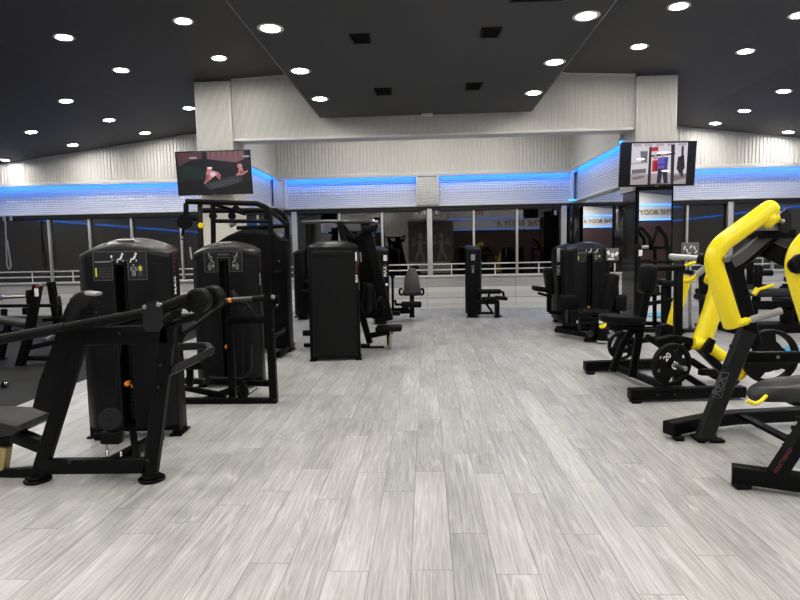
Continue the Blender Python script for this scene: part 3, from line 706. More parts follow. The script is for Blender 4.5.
        if placard == 1:
            seated(.115, z1-.058, .72, WHT); seated(.010, z1-.058, .70, WHT)
            blob(-.063, z1-.035, .009, WHT); stroke((-.066, z1-.05), (-.058, z1-.03), .010, WHT); stroke((-.195, z1-.078), (-.075, z1-.078), .007, LGR); stroke((-.072, z1-.072), (-.05, z1-.06), .006, LGR)
            muscle(.105, z0+.072, .70, LGR, DGR); muscle(.157, z0+.072, .70, DGR, YGR)
            stroke((-.190, z0+.03), (-.190, z0+.10), .013, YGR)
            for k in range(4): stroke((-.172, z0+.03+.022*k), (-.072, z0+.03+.022*k), .003, DGR)
        else:
            for q in (-1, 1):
                seated(q*.145, z1-.055, .55, LGR, q); seated(q*.125, z1-.11, .5, LGR, q); muscle(q*.150, z0+.055, .55, LGR, DGR); muscle(q*.110, z0+.055, .55, DGR, LGR)
                stroke((q*.14-.03, z1-.016), (q*.14+.03, z1-.016), .004, DGR)
            stroke((-.06, z1-.035), (.06, z1-.035), .016, DGR)
        pl.build('instruction_placard', None, tw, smooth=False)
    if badge:
        mb = MB(T); za = h-.055
        mb.rbox((0, f+.115, h-.030), (.13, .05, .012), .004, Mx.Rotation(.18, 3, 'X')); mb.build('hood_badge', LGR, tw)
    for (bx, by, bz, rot, parts, size) in brand:   # vertical brand lettering on a side edge
        for word, mat, off in parts:
            M = T @ Mx.Translation((bx, by, bz+off)) @ Mx.Rotation(rot, 4, 'Z') @ Mx.Rotation(pi/2, 4, 'X') @ Mx.Rotation(pi/2, 4, 'Z')
            text_mesh(word, size, mat, 'brand_lettering', tw, M, True, .001)
    return tw

BR = lambda hw, d, z, s=.075: [(hw+.003, -d/2+.155, z, radians(90), (('MAX', WHT, -.13), ('TREND', DRED, .08)), s)]

def P(root, name, mat, fn, parent=None):
    mb = MB(); fn(mb); return mb.build(name, mat, parent or root)
def bolt(mb, p, n, r=.014):
    p, n = V(p), V(n).normalized(); mb.cyl(p, p+n*.012, r, 10, .003)
def pulley(name, root, p, n, r, parent=None, mat=BLK):
    mb = MB(); p, n = V(p), V(n).normalized()
    mb.lathe(p-n*.018, n, [(r*.12, 0), (r, 0), (r, .008), (r*.82, .014), (r*.82, .022), (r, .028), (r, .036), (r*.12, .036)], 24)
    mb.cyl(p-n*.03, p+n*.03, r*.16, 10)
    return mb.build(name, mat, parent or root)

def weight_plate(name, root_or_none, c, ax, r, th=.05, tri=True, label=None, group=None, number=None, up=(0, 0, 1)):
    """rubber tri-grip plate as one mesh (with real openings); returns the object"""
    c, z = V(c), V(ax).normalized(); u = V(up); x = u.cross(z).normalized(); y = z.cross(x)
    mb = MB(); n = 48
    def ringpt(rr, a, h): return c + (x*cos(a)+y*sin(a))*rr + z*h
    ri = r*.84
    mb.lathe(c, z, [(ri, -th*.5), (r*.97, -th*.5), (r, -th*.3), (r, th*.3), (r*.97, th*.5), (ri, th*.5), (ri, -th*.5)], n)
    # triangular web with three crescent openings
    t2 = th*.32; outer = []; 
    for k in range(n):
        a = 2*pi*k/n; s = abs(((a*3/(2*pi)) % 1)-.5)*2        # 1 at the spokes, 0 mid-opening
        outer.append((a, ri*1.01 if s > .62 else ri*(.60+.20*s)))
    f = [ringpt(rr, a, t2) for a, rr in outer]; b = [ringpt(rr, a, -t2) for a, rr in outer]
    inn = [2*pi*k/n for k in range(n)]
    mb.rings([b, f, [ringpt(r*.14, a, t2) for a in inn], [ringpt(r*.14, a, -t2) for a in inn]], closed=True)
    mb.lathe(c, z, [(r*.135, -th*.5), (r*.24, -th*.5), (r*.26, 0), (r*.24, th*.5), (r*.135, th*.5), (r*.135, -th*.5)], 24)
    o = mb.build(name, RUB, None)
    if number:
        sgn, body, size, ox, oy, rot = number
        M = frame(c + z*sgn*(t2+.003) + x*ox*sgn + y*oy, x*sgn*cos(rot)+y*sin(rot), y*cos(rot)-x*sgn*sin(rot))
        text_mesh(body, size, WHT, 'weight_number', o, M, True, .001)
    if label: tag(o, label, 'weight plate', group)
    return o

def PS(root, name, mat, fns, parent=None):
    """the same kind of part several times over, one mesh each"""
    return [P(root, name, mat, fn, parent) for fn in fns]
# ------------------------------------------------------------------ machine 1: shoulder press in the left foreground
Y1 = 3.68
S1 = thing('shoulder_press_machine', (-2.4, 4.5, 0), 'black shoulder press machine in the left foreground with its side frame toward the viewer', 'gym machine')
tw1 = weight_tower(S1, -.046, .18, .08, .735, .32, 1.66, placard=1, brand=BR(.3675, .32, 1.38, .07))
a1 = lambda px, py, dy=0: A(px, py, Y1+dy)
# side frame
def f(mb):
    mb.rpath([a1(38, 478), a1(62, 400), a1(90, 310)], .055, .095, (0, 1, 0))
P(S1, 'rear_upright', BLK, f)
P(S1, 'front_upright', BLK, lambda mb: mb.rpath([a1(150, 478), a1(169, 326)], .06, .095, (0, 1, 0)))
P(S1, 'base_rail', BLK, lambda mb: mb.beam(a1(46, 466), a1(148, 465), .06, .10))
P(S1, 'top_rail', BLK, lambda mb: mb.beam(a1(83, 336), a1(170, 334), .06, .12))
P(S1, 'link_rail', BLK, lambda mb: (mb.beam(a1(105, 466, .02), V((-2.15, 4.45, .06)), .07, .07), mb.beam(V((-2.35, 4.4, .10)), V((-1.98, 3.75, .09)), .05, .05)))
for (px, py) in ((38, 481), (152, 480)):
    def f(mb, px=px, py=py):
        c = G(px, py); mb.cyl(c, c+V((0, 0, .022)), .085, 28, .005); mb.cyl(c+V((.0, 0, .02)), c+V((0, 0, .04)), .06, 16)
    P(S1, 'foot_plate', BLK, f)
for px, py in ((161, 365), (159, 387), (148, 460), (85, 460), (70, 462), (120, 333)):
    P(S1, 'bolt', GRY, lambda mb: bolt(mb, a1(px, py, -.045), (0, -1, 0), .012))
# seat and back pad (the sitter faces left)
def f(mb):
    pts = [(36, 408), (50, 380), (64, 335), (80, 302)]
    rings = []
    path = [a1(*p, .16) for p in ((38, 413), (41, 400), (52, 368), (60, 340), (68, 318), (80, 300), (88, 296))]
    # profile in the xz plane, extruded across (y) with rounded edges
    front = [a1(*p, .0) for p in ((30, 410), (36, 386), (50, 348), (58, 322), (66, 303), (72, 294), (80, 291))]
    back = [a1(*p, .0) for p in ((50, 417), (58, 398), (66, 370), (74, 340), (82, 318), (90, 302), (94, 294))]
    prof = front + back[::-1]
    cc = sum(prof, V())/len(prof)
    for dy, s in ((-.0, .88), (.015, .97), (.04, 1.0), (.11, 1.0), (.135, .97), (.15, .88)):
        rings.append([cc + (p-cc)*s + V((0, dy, 0)) for p in prof])
    mb.rings(rings)
bp = P(S1, 'backrest', PAD, f)
def f(mb):
    mb.rbox(a1(93.5, 293.5, .05), (.075, .10, .026), .012, Mx.Rotation(.12, 3, 'Y'))
P(S1, 'headrest_cap', pm('pale_grey_vinyl', (.30, .30, .30), .4), f, bp)
P(S1, 'backrest_bracket', BLK, lambda mb: (mb.beam(a1(80, 318, .12), a1(58, 405, .12), .10, .05), mb.beam(a1(90, 312, 0), a1(74, 300, .15), .06, .05)))
def f(mb):
    c = a1(8, 421, .17); prof = [(-.30, .030), (-.26, .055), (-.1, .062), (.10, .050), (.215, .022), (.235, -.01), (.17, -.052), (.05, -.062), (-.26, -.062), (-.30, -.03)]
    rings = []
    for dy, s in ((-.19, .88), (-.175, .96), (-.13, 1), (.13, 1), (.175, .96), (.19, .88)):
        rings.append([c + V((x*s, dy, z*s+.01*(1-abs(dy)/.19))) for x, z in prof])
    mb.rings(rings)
P(S1, 'seat', PADG, f)
P(S1, 'seat_support', BLK, lambda mb: (mb.beam(a1(52, 449, .05), a1(14, 434, .10), .07, .095), mb.beam(a1(3, 452, .12), a1(9, 428, .12), .06, .08)))
P(S1, 'seat_post', TAN, lambda mb: mb.beam(a1(1, 473, .10), a1(5, 446, .10), .07, .07))
P(S1, 'rear_foot', BLK, lambda mb: mb.beam(a1(-6, 474, .10), a1(50, 470, .05), .06, .06))
# press arm and pivot
P(S1, 'press_arm', BLK, lambda mb: mb.tube([a1(-30, 345, -.16), a1(148, 312, -.14), a1(187, 298, -.02)], .029, 16))
P(S1, 'handle_grip', RUB, lambda mb: mb.tube([a1(-28, 344.6, -.16), a1(66, 327.2, -.149)], .033, 16))
P(S1, 'inner_arm', BLK, lambda mb: (mb.tube([a1(108, 328, .1), a1(140, 318, .12), a1(196, 300, .2)], .022, 12), mb.tube([a1(128, 333, .0), a1(165, 326, .05), a1(196, 316, .12)], .024, 12)))
P(S1, 'arm_collar', CHR, lambda mb: (mb.cyl(a1(92, 329, .06), a1(96, 328, .06), .022, 14), mb.tube([a1(96, 328, .06), a1(107, 326, .06)], .008, 8)))
def f(mb):
    c = [(142, 307), (147, 302.5), (156, 301), (162, 305), (161, 328), (157, 332), (146, 332), (143, 328)]
    mb.prism([a1(x, y, -.19) for x, y in c], (0, .016, 0))
pp = P(S1, 'pivot_plate', GRY, f)
PS(S1, 'pivot_bolt', STL, [lambda mb: mb.cyl(a1(144.5, 307, -.21), a1(144.5, 307, -.175), .014, 14), lambda mb: mb.cyl(a1(158.5, 304.5, -.21), a1(158.5, 304.5, -.175), .015, 14)], pp)
def f(mb):
    mb.cyl(a1(195.5, 301, .0), a1(195.5, 301, .0)+V((.01, .09, .0)), .080, 32, .012)
P(S1, 'counterweight', RUB, f)
P(S1, 'counterweight_disc', RUB, lambda mb: mb.cyl(a1(195.5, 301, .0)+V((.025, .16, .005)), a1(195.5, 301, .0)+V((.04, .26, .008)), .080, 32, .012))
def f(mb):
    for k in range(3):
        mb.tube([a1(176+k*4, 312-k*2, .1), a1(184+k*3, 306-k*2, .05), a1(190+k*2, 312-k*3, .08)], .007, 6, .02)
    mb.cyl(a1(180, 311, .02), a1(180, 311, .08), .014, 10); mb.cyl(a1(163, 322, -.02), a1(172, 316, .02), .03, 12)
P(S1, 'pivot_linkage', BLK, f)
# bent stabiliser loop on the right
P(S1, 'foot_bar_loop', GRY, lambda mb: mb.rpath(fillet([a1(170, 372, .02), a1(200, 357, .04), a1(211, 351, .1), a1(206, 345.5, .35), a1(180, 347, .40)], .06), .05, .055, (0, .25, 1)))
# cable pulley on the base
pulley('cable_pulley', S1, a1(110, 419, .05), (.25, -1, 0), .072, mat=GRY)
P(S1, 'pulley_bracket', BLK, lambda mb: (mb.rbox(a1(112, 437, .05), (.14, .08, .09), .02), mb.beam(a1(108, 421, .08), a1(113, 436, .08), .03, .05), mb.beam(a1(95, 437, .09), a1(112, 436, .05), .03, .05)))
PS(S1, 'cable_tie_rod', STL, [lambda mb: (mb.cyl(a1(107, 457, 0), a1(107, 449, .02), .010, 10), mb.tube([a1(107, 450, .02), a1(107, 442, .03)], .006, 8)), lambda mb: mb.cyl(a1(121, 457, 0), a1(121, 451, .02), .008, 10)])
PS(S1, 'cable', BLK, [lambda mb: mb.tube([a1(91, 332, .0), a1(104, 420, .05)], .004, 6), lambda mb: mb.tube([a1(113, 415, .05), a1(121, 345, .35)], .004, 6)])

# ------------------------------------------------------------------ machine 2: behind it
Y2 = 5.66
S2 = thing('triceps_dip_machine', (-2.2, 6.4, 0), 'black weight tower with arched hood and dark steel lever, behind the left foreground machine', 'gym machine')
weight_tower(S2, -.05, .08, .10, .72, .34, 1.655, placard=2, brand=BR(.36, .34, 1.34, .06))
a2 = lambda px, py, dy=0: A(px, py, Y2+dy)
P(S2, 'front_upright', BLK, lambda mb: mb.rpath([a2(274, 402), a2(271, 340), a2(269, 298)], .075, .075, (0, 1, 0)))
P(S2, 'rear_upright', BLK, lambda mb: mb.beam(a2(233, 400, .1), a2(230, 318, .1), .07, .07))
P(S2, 'top_rail', BLK, lambda mb: mb.beam(a2(228, 320, .05), a2(274, 319, .05), .07, .075))
P(S2, 'base_rail', BLK, lambda mb: (mb.beam(a2(178, 401, .0), a2(277, 401, 0), .07, .065), mb.beam(a2(178, 402, -.04), a2(184, 398, .9), .07, .06)))
P(S2, 'link_rail', BLK, lambda mb: (mb.beam(a2(200, 402, .05), V((-1.95, 6.4, .06)), .06, .06), mb.beam(V((-2.75, 6.1, .14)), V((-1.62, 5.95, .13)), .06, .06)))
P(S2, 'foot_plate', BLK, lambda mb: mb.rbox(a2(271, 404.5), (.12, .12, .03), .008))
P(S2, 'lever_arm', pm('dark_steel', (.10, .10, .10), .35, metal=.8, bump=.03), lambda mb: mb.tube([a2(221, 301), a2(268, 297.5)], .027, 14))
P(S2, 'lever_grip', RUB, lambda mb: (mb.tube([a2(253, 299, -.0), a2(266, 297.8, -.0)], .032, 14),))
P(S2, 'lever_end_cap', ORG, lambda mb: mb.cyl(a2(228.2, 300.5, -.03), a2(231.2, 300.2, -.03), .024, 12))
def f(mb):
    c = [(264, 295), (270, 293.5), (278, 296), (279, 303), (274, 309), (266, 306)]
    mb.prism([a2(x, y, -.06) for x, y in c], (0, .03, 0)); mb.cyl(a2(273, 298, -.09), a2(273, 298, .1), .038, 18)
pv = P(S2, 'pivot_hub', BLK, f)
PS(S2, 'pivot_bolt', STL, [lambda mb: mb.cyl(a2(273, 297, -.115), a2(273, 297, -.08), .022, 12), lambda mb: mb.cyl(a2(277, 305, -.085), a2(277, 305, -.05), .012, 10)], pv)
P(S2, 'pivot_cam', GRY, lambda mb: (mb.prism([a2(x, y, .03) for x, y in ((236, 302), (246, 303), (254, 313), (258, 318), (246, 318), (238, 310))], (0, .04, 0)), mb.cyl(a2(244, 308, .0), a2(244, 308, .05), .02, 12)))
P(S2, 'bent_arm', BLK, lambda mb: mb.tube([a2(226, 302, -.1), a2(212, 313, -.2), a2(198, 324, -.3), a2(184, 332, -.4), a2(176, 348, -.45)], .026, 12, .12))
P(S2, 'side_arm', BLK, lambda mb: (mb.tube([a2(236, 297, .2), a2(232, 291, .25), a2(238, 300, .1)], .022, 10, .03),))
P(S2, 'lower_pad', PAD, lambda mb: mb.pad(a2(192, 364, .0), (.32, .2, .09), .03))
P(S2, 'lower_pad_post', BLK, lambda mb: (mb.beam(a2(190, 386, .05), a2(190, 366, .05), .06, .06), mb.beam(a2(170, 385, .1), a2(226, 396, .1), .06, .05), mb.cyl(a2(206, 381, -.0), a2(208, 381, -.06), .03, 12)))
P(S2, 'shroud_guard_rail', GRY, lambda mb: mb.tube([a2(210, 378, .35), a2(243, 379, .35), a2(251, 372, .35), a2(251, 345, .35)], .016, 10, .08))
pulley('cable_pulley', S2, a2(243, 393, .05), (1, -.6, 0), .062)
P(S2, 'pulley_bracket', BLK, lambda mb: (mb.rbox(a2(243, 384, .05), (.06, .07, .06), .012), mb.tube([a2(243, 384, .05), a2(242, 374, .06)], .006, 6), mb.tube([a2(246, 396, .05), a2(258, 388, .1)], .005, 6)))
P(S2, 'cable', GRY, lambda mb: mb.tube([a2(243, 384, .06), a2(243, 324, .08)], .005, 6))
for p in ((273, 330), (273.5, 346), (275, 400)):
    P(S2, 'bolt', GRY, lambda mb: bolt(mb, a2(*p, -.04), (0, -1, 0), .011))

# ------------------------------------------------------------------ machine 3: tall tube-framed station behind machine 2
S3 = thing('assisted_pull_up_station', (-2.6, 8.7, 0), 'tall black tube-framed pull-up station with curved top rails beside the left pillar', 'gym machine')
Y3 = 8.0
a3 = lambda px, py, dy=0: A(px, py, Y3+dy)
weight_tower(S3, -.02, .05, 0, 1.06, .40, 1.90, slot=False, placard=0, badge=False, feet=True, rise=.2, shell=BLK)
P(S3, 'front_frame', BLK, lambda mb: (mb.tube([a3(186, 201.5), a3(256, 203.5), a3(268, 208), a3(270.5, 222), a3(272, 385)], .036, 12, .10),))
P(S3, 'front_post', BLK, lambda mb: mb.tube([a3(213, 203), a3(214, 300), a3(215, 372)], .034, 12))
P(S3, 'cross_rail', BLK, lambda mb: (mb.tube([a3(213, 221), a3(270, 221.5)], .028, 10), mb.tube([a3(213, 204), a3(245, 214, .6)], .024, 10)))
P(S3, 'rear_frame', BLK, lambda mb: mb.tube([A(203, 210.5, 8.85), A(276, 210.5, 8.85), A(284, 214, 8.85), A(287, 224, 8.85), A(289, 349, 8.9)], .040, 12, .12))
P(S3, 'rear_cross_rail', BLK, lambda mb: (mb.tube([A(237, 228, 8.85), A(287, 226, 8.85)], .03, 10), mb.tube([A(272, 272, 8.3), A(288, 272, 8.85)], .03, 10)))
P(S3, 'side_brace', GRY, lambda mb: mb.tube([A(262, 206, 8.2), A(276, 215, 8.5), A(286, 224, 8.8)], .03, 10, .15))
P(S3, 'foot_loop', GRY, lambda mb: mb.rpath(fillet([A(268, 340, 8.1), A(282, 332, 8.4), A(285, 328, 8.7), A(276, 327, 8.8)], .08), .06, .06, (0, .2, 1)))
P(S3, 'base_rail', BLK, lambda mb: (mb.beam(V((-2.13, 8.1, .05)), V((-2.13, 9.0, .05)), .07, .07), mb.rbox(G(290, 349.5)+V((0, 0, .012)), (.16, .12, .024), .006)))
for i, (px, py, yy) in enumerate(((185, 222, 8.0), (213, 216, 8.4), (232, 216, 8.4), (236, 209, 8.6), (268, 217, 8.4))):
    pulley('top_pulley', S3, A(px, py, yy), (.15, -1, 0), .105 if i == 0 else .055)
P(S3, 'height_post', GRY, lambda mb: mb.beam(A(200, 204, 8.1), A(201, 270, 8.1), .06, .05))
P(S3, 'adjust_knob', YEL, lambda mb: mb.cyl(A(201, 225.5, 8.075), A(201, 225.5, 8.02), .042, 14, .012))
P(S3, 'pulley_arm', BLK, lambda mb: (mb.beam(A(186, 203, 8.05), A(186, 224, 8.05), .06, .05), mb.beam(A(180, 219, 8.1), A(200, 219, 8.1), .05, .05), mb.tube([A(184, 220, 8.05), A(182, 240, 8.05)], .02, 8)))
P(S3, 'hand_grip', LGR, lambda mb: (mb.tube([A(190, 247, 8.0), A(191.5, 259, 8.0)], .014, 8), mb.tube([A(182, 236, 8.0), A(182, 239, 8.0)], .02, 8)))
P(S3, 'pad_clamp', STL, lambda mb: (mb.cyl(A(230, 226, 8.5), A(236, 222, 8.5), .035, 12), mb.cyl(A(277, 261, 8.6), A(280, 261, 8.6), .025, 10)))

# ------------------------------------------------------------------ machine 4: tower seen from behind, chest press on its far side
S4 = thing('chest_press_machine', (-1.29, 8.0, 0), 'black chest press machine showing the plain back of its tower beside the aisle', 'gym machine', rz=0)
Y4 = 8.0
a4 = lambda px, py, dy=0: A(px, py, Y4+dy)
def back_tower(root, x, y, rz, w, d, h, red=True, both=False):
    T = L2(root, x, y, rz); hw = w/2
    mb = MB(T)
    prof = [(-hw+.05, -d/2), (hw-.05, -d/2), (hw-.04, -d/2+.01), (hw-.04, d/2-.02), (hw-.06, d/2), (-hw+.06, d/2), (-hw+.04, d/2-.02), (-hw+.04, -d/2+.01)]
    mb.rings([[V((px, py, z)) for px, py in prof] for z in (.07, h-.10)])
    mb.rbox((0, -d/2-.002, h-.17), (w-.16, .016, .085), .006)
    tw = mb.build('weight_tower', SHR, root)
    mb = MB(T)
    for s in (-1, 1): mb.rbox((s*(hw-.03), 0, (h-.08)/2), (.062, d*.95, h-.08), .014); mb.rbox((s*(hw-.03), 0, .01), (.09, d*1.0, .02), .005)
    mb.rbox((0, -d/2+.03, .08), (w-.1, .05, .07), .01)
    mb.build('side_post', BLK, tw)
    mb = MB(T); prof = []
    for (s, z) in ((1.0, h-.10), (1.0, h-.075), (.86, h-.04), (.55, h-.008), (.2, h)):
        prof.append([V((cx*(hw)*s, cy*(d/2+.01)*s, z)) for cx, cy in ((-1, -.8), (-.9, -1), (-.3, -1.03), (.3, -1.03), (.9, -1), (1, -.8), (1, .8), (.9, 1), (-.9, 1), (-1, .8))])
    mb.rings(prof); mb.build('hood', pm('hood_plastic_rear', (.016, .0165, .018), .32, spec=.35, bump=.1, bscale=300), tw)
    if red:
        mb = MB(T); mb.rbox((hw+.004, -d/2+.05, h-.26), (.004, .055, .16), 0); mb.build('side_label', LGR, tw)
        for word, mat, off in (('MAX', WHT, -.62+.02), ('TREND', DRED, -.40)):
            M = T @ Mx.Translation((hw+.004, -d/2+.05, h+off)) @ Mx.Rotation(pi/2, 4, 'Z') @ Mx.Rotation(pi/2, 4, 'X') @ Mx.Rotation(pi/2, 4, 'Z')
            text_mesh(word, .07, mat, 'brand_lettering', tw, M, True, .001)
        mb = MB(T); mb.rbox((hw-.028, -d/2-.002, h-.22), (.022, .006, .12), 0); mb.build('edge_label', WHT, tw)
        mb = MB(T); mb.rbox((hw-.028, -d/2-.002, h-.37), (.018, .006, .14), 0); mb.build('edge_stripe', DRED, tw)
        M = T @ Mx.Translation((hw-.028, -d/2-.006, h-.52)) @ Mx.Rotation(pi/2, 4, 'X') @ Mx.Rotation(pi/2, 4, 'Z')
        text_mesh('MAX', .05, WHT, 'edge_lettering', tw, M, True, .001)
    return tw
back_tower(S4, 0, .06, radians(6), .69, .42, 1.65)
P(S4, 'press_mast', BLK, lambda mb: (mb.rpath([A(370, 343, 9.0), A(352, 280, 8.9), A(340, 222, 8.9)], .12, .09, (0, 1, 0)),))
P(S4, 'front_mast', BLK, lambda mb: mb.rpath([A(389, 320, 9.2), A(377, 270, 9.2), A(365, 222, 9.2)], .16, .14, (0, 1, 0)))
P(S4, 'side_panel', BLK, lambda mb: mb.prism([A(x, y, 9.3) for x, y in ((356, 232), (366, 232), (388, 318), (360, 318))], (0, .05, 0)))
P(S4, 'top_arm', pm('dark_steel', (.1, .1, .1), .35, metal=.8), lambda mb: (mb.tube([A(302, 222, 8.9), A(330, 221.5, 8.9), A(374, 222, 9.0)], .03, 10),))
P(S4, 'arm_linkage', BLK, lambda mb: (mb.tube([A(338, 226, 8.9), A(352, 240, 8.9), A(362, 232, 9.0), A(378, 226, 9.0)], .035, 10, .1), mb.rbox(A(370, 229, 9.0), (.22, .1, .10), .02), mb.cyl(A(374, 220, 8.95), A(380, 220, 8.95), .05, 12), mb.tube([A(340, 222, 8.9), A(352, 236, 8.9)], .03, 8)))
P(S4, 'arm_clamp', CHR, lambda mb: mb.rbox(A(375, 221, 8.9), (.11, .05, .05), .015))
P(S4, 'backrest', PAD, lambda mb: mb.pad(A(368.5, 298, 8.6), (.13, .34, .42), .045, Mx.Rotation(.1, 3, 'Y')))
P(S4, 'seat', PAD, lambda mb: mb.pad(A(389, 328, 8.8), (.40, .34, .075), .03))
P(S4, 'seat_frame', BLK, lambda mb: (mb.beam(A(368, 336, 8.8), A(388, 332, 8.8), .07, .08), mb.beam(A(389, 346, 8.8), A(388, 330, 8.8), .05, .05)))
P(S4, 'adjust_lever', pm('dull_brass', (.40, .36, .2), .4, metal=.5), lambda mb: (mb.tube([A(390, 354, 8.75), A(390, 336, 8.75)], .022, 10), mb.tube([A(391, 334, 8.75), A(393.5, 331, 8.75)], .02, 8)))
P(S4, 'base_rail', BLK, lambda mb: (mb.beam(A(362, 348.5, 8.9), A(384, 348, 8.9), .08, .06), mb.beam(A(304, 345, 8.9), A(370, 346, 8.9), .08, .06), mb.beam(A(303, 333, 8.9), A(312, 333, 8.9), .08, .08)))
P(S4, 'hand_grip', RUB, lambda mb: (mb.tube([A(363, 283, 8.5), A(373, 285, 8.5), A(376, 310, 8.5)], .02, 10, .04), mb.tube([A(377, 302, 8.6), A(381, 296, 8.7), A(384, 308, 8.8)], .02, 10, .05)))
P(S4, 'tower_strap', LGR, lambda mb: mb.tube([A(360, 252, 8.3), A(361, 262, 8.3)], .012, 6))
# ------------------------------------------------------------------ right foreground: plate-loaded press with yellow arms
R1 = thing('plate_loaded_press_machine', (2.6, 3.95, 0), 'plate-loaded press machine with two thick bent yellow arms, cut off by the right edge', 'gym machine')
YM = 4.42
b1 = lambda px, py, dy=0: A(px, py, YM+dy)
dN = V((.0, -1.0, 0))                         # far side -> near side of the machine
def mast(mb):
    mb.rpath(fillet([b1(703, 440), b1(747, 334), b1(735, 296)], .02) , .10, .125, (0, 1, 0), .008)
P(R1, 'front_upright', GRY, lambda mb: mb.rpath([b1(703, 440), b1(722, 392), b1(747, 331)], .07, .118, (0, 1, 0)))
P(R1, 'bent_mast', BLK, lambda mb: mb.rpath([b1(752, 345, .06)] + fillet([b1(748, 330, .06), b1(732, 266, .06), b1(781, 226, .06)], .12), .12, .10, (0, 1, 0)))
P(R1, 'mast_lit_face', pm('lit_face_grey', (.10, .10, .105), .35, bump=.05), lambda mb: mb.rpath(fillet([b1(733, 262, -.02), b1(739, 259, -.02), b1(775, 229, -.02)], .05), .02, .085, (0, 1, 0)))  # lighter strip: light on the mast's upper face, put into the colour
M = frame(b1(722, 393, -.056), (b1(715, 411)-b1(727, 376)), V((1, 0, .3)))
text_mesh('REX', .085, DGR, 'brand_lettering', R1, frame(b1(719.5, 386, -.054), b1(726, 370)-b1(712, 404), V((-1, 0, .45))), True, .001)
def f(mb):
    pts = [b1(x, y, -.054) for x, y in ((721.5, 372.5), (729, 373), (721, 398), (713, 397.5))]
    mb.tube(pts, .004, 5, closed=True)
P(R1, 'brand_frame', DGR, f)
def f(mb):
    c = G(703, 440); mb.rbox(c+V((.03, 0, .014)), (.20, .17, .028), .012)
fp = P(R1, 'foot_plate', BLK, f)
PS(R1, 'bolt', STL, [lambda mb, p=p: bolt(mb, G(*p, .028), (0, 0, 1), .016) for p in ((708, 443.5), (718, 438))], fp)
PS(R1, 'bolt', GRY, [lambda mb, p=p: bolt(mb, b1(*p, -.05), (0, -1, 0), .016) for p in ((731, 346), (725, 366))])
P(R1, 'far_base_leg', BLK, lambda mb: mb.rpath([G(668, 439)+V((0, .0, .085)), G(709, 431.5)+V((0, 0, .095)), G(736, 431)+V((.0, .05, .10)), G(830, 424)+V((0, 0.0, .10))], .10, .105, (0, .0, 1)))
PS(R1, 'rubber_foot', RUB, [lambda mb: mb.rbox(G(674, 440)+V((.03, 0, .018)), (.07, .08, .036), .008), lambda mb: mb.rbox(G(743, 489)+V((0, .02, .018)), (.09, .08, .036), .008)])
P(R1, 'near_base_leg', BLK, lambda mb: mb.beam(G(733, 487)+V((0, .02, .083)), G(830, 501)+V((0, .02, .083)), .09, .105))
P(R1, 'link_bar', BLK, lambda mb: mb.beam(G(736, 427)+V((0, .05, .12)), G(800, 463)+V((0, .06, .12)), .075, .03))
P(R1, 'near_upright', BLK, lambda mb: mb.rpath([A(776, 474, 3.47), A(812, 420, 3.47)], .08, .085, (0, 1, 0)))
text_mesh('MAXTREND', .032, DRED, 'red_lettering', R1, frame(A(783, 461, 3.425), A(800, 437, 3.4)-A(778, 470, 3.4), V((-1, 0, .6))), True, .001)
P(R1, 'adjuster_rack', BLK, lambda mb: mb.rpath([A(788, 452, 3.55), A(806, 416, 3.55)], .03, .05, (0, 1, 0)))
PS(R1, 'adjuster_tooth', BLK, [lambda mb, k=k: mb.rbox(A(788+k*4.5, 446-k*9, 3.55), (.06, .03, .03), .006) for k in range(4)])
# arms
def arm(mb, T, dz=0):
    pts = fillet([V(p) for p in ((2.52, T, 1.72+dz), (2.095, T, 1.40+dz), (2.255, T, .925+dz))], .22, 9)
    return pts
YA, YN = 4.20, 3.27
sc = YN/YA
def armpts(Y): return fillet([A(770.5, 208.5, YA)+V((0, Y-YA, 0)), A(709.5, 252, YA)+V((0, Y-YA, 0)), A(732.5, 325, YA)+V((0, Y-YA, 0))], .20, 9)
for Y, nm in ((YA, 'far'), (YN, 'near')):
    pts = armpts(Y); R = .0635
    e0 = (pts[0]-pts[1]).normalized(); e1 = (pts[-1]-pts[-2]).normalized()
    allp = [pts[0]+e0*.045, pts[0]+e0*.038, pts[0]+e0*.02]+pts+[pts[-1]+e1*.012, pts[-1]+e1*.02]
    rr = [.015, .042, .057]+[R]*len(pts)+[.058, .04]
    ob = P(R1, 'yellow_arm', YEL, lambda mb: mb.tube(allp, R, 28, rr=rr))
    # handle: yellow ferrule and grey grip leaving the lower end
    h0 = pts[-1] + V((.045, -.045, .025)); hd = (A(772, 307.5, YA)-A(740, 321, YA)); hd.y = -.10; hd.normalize()
    P(R1, 'handle_ferrule', YEL, lambda mb: (mb.cyl(h0-hd*.05, h0+hd*.035, .028, 14), mb.cyl(h0+hd*.03, h0+hd*.06, .020, 12)), ob)
    P(R1, 'handle_grip', GRIP, lambda mb: mb.cyl(h0+hd*.05, h0+hd*.25, .025, 16, .008), ob)
    mid = pts[8]
    P(R1, 'arm_bolt', STL, lambda mb: mb.cyl(A(721.5, 259, YA)+V((0.0, Y-YA-.085, -.0)), A(721.5, 259, YA)+V((0.0, Y-YA+.02, 0)), .022, 12), ob)
P(R1, 'arm_stub', YEL, lambda mb: (mb.cyl(A(763, 219, YA), A(774, 219, YA), .062, 20, .02), mb.cyl(A(773, 219, YA), A(778, 218, YA), .035, 16)))
P(R1, 'hub_bolt', STL, lambda mb: (mb.cyl(A(777, 217, YA), A(781, 212, YA), .014, 10), mb.cyl(A(780, 221, YA-.03), A(784, 221, YA-.03), .016, 10)))
def f(mb):
    c = [(781, 213), (787, 208.5), (791, 214), (792, 226), (788, 233.5), (782, 231), (779.5, 223)]
    mb.prism([A(x, y, YA-.02) for x, y in c], (.0, .03, 0))
P(R1, 'hub_plate', GRY, f)  # black plate; its lit grey look is put into the coat colour
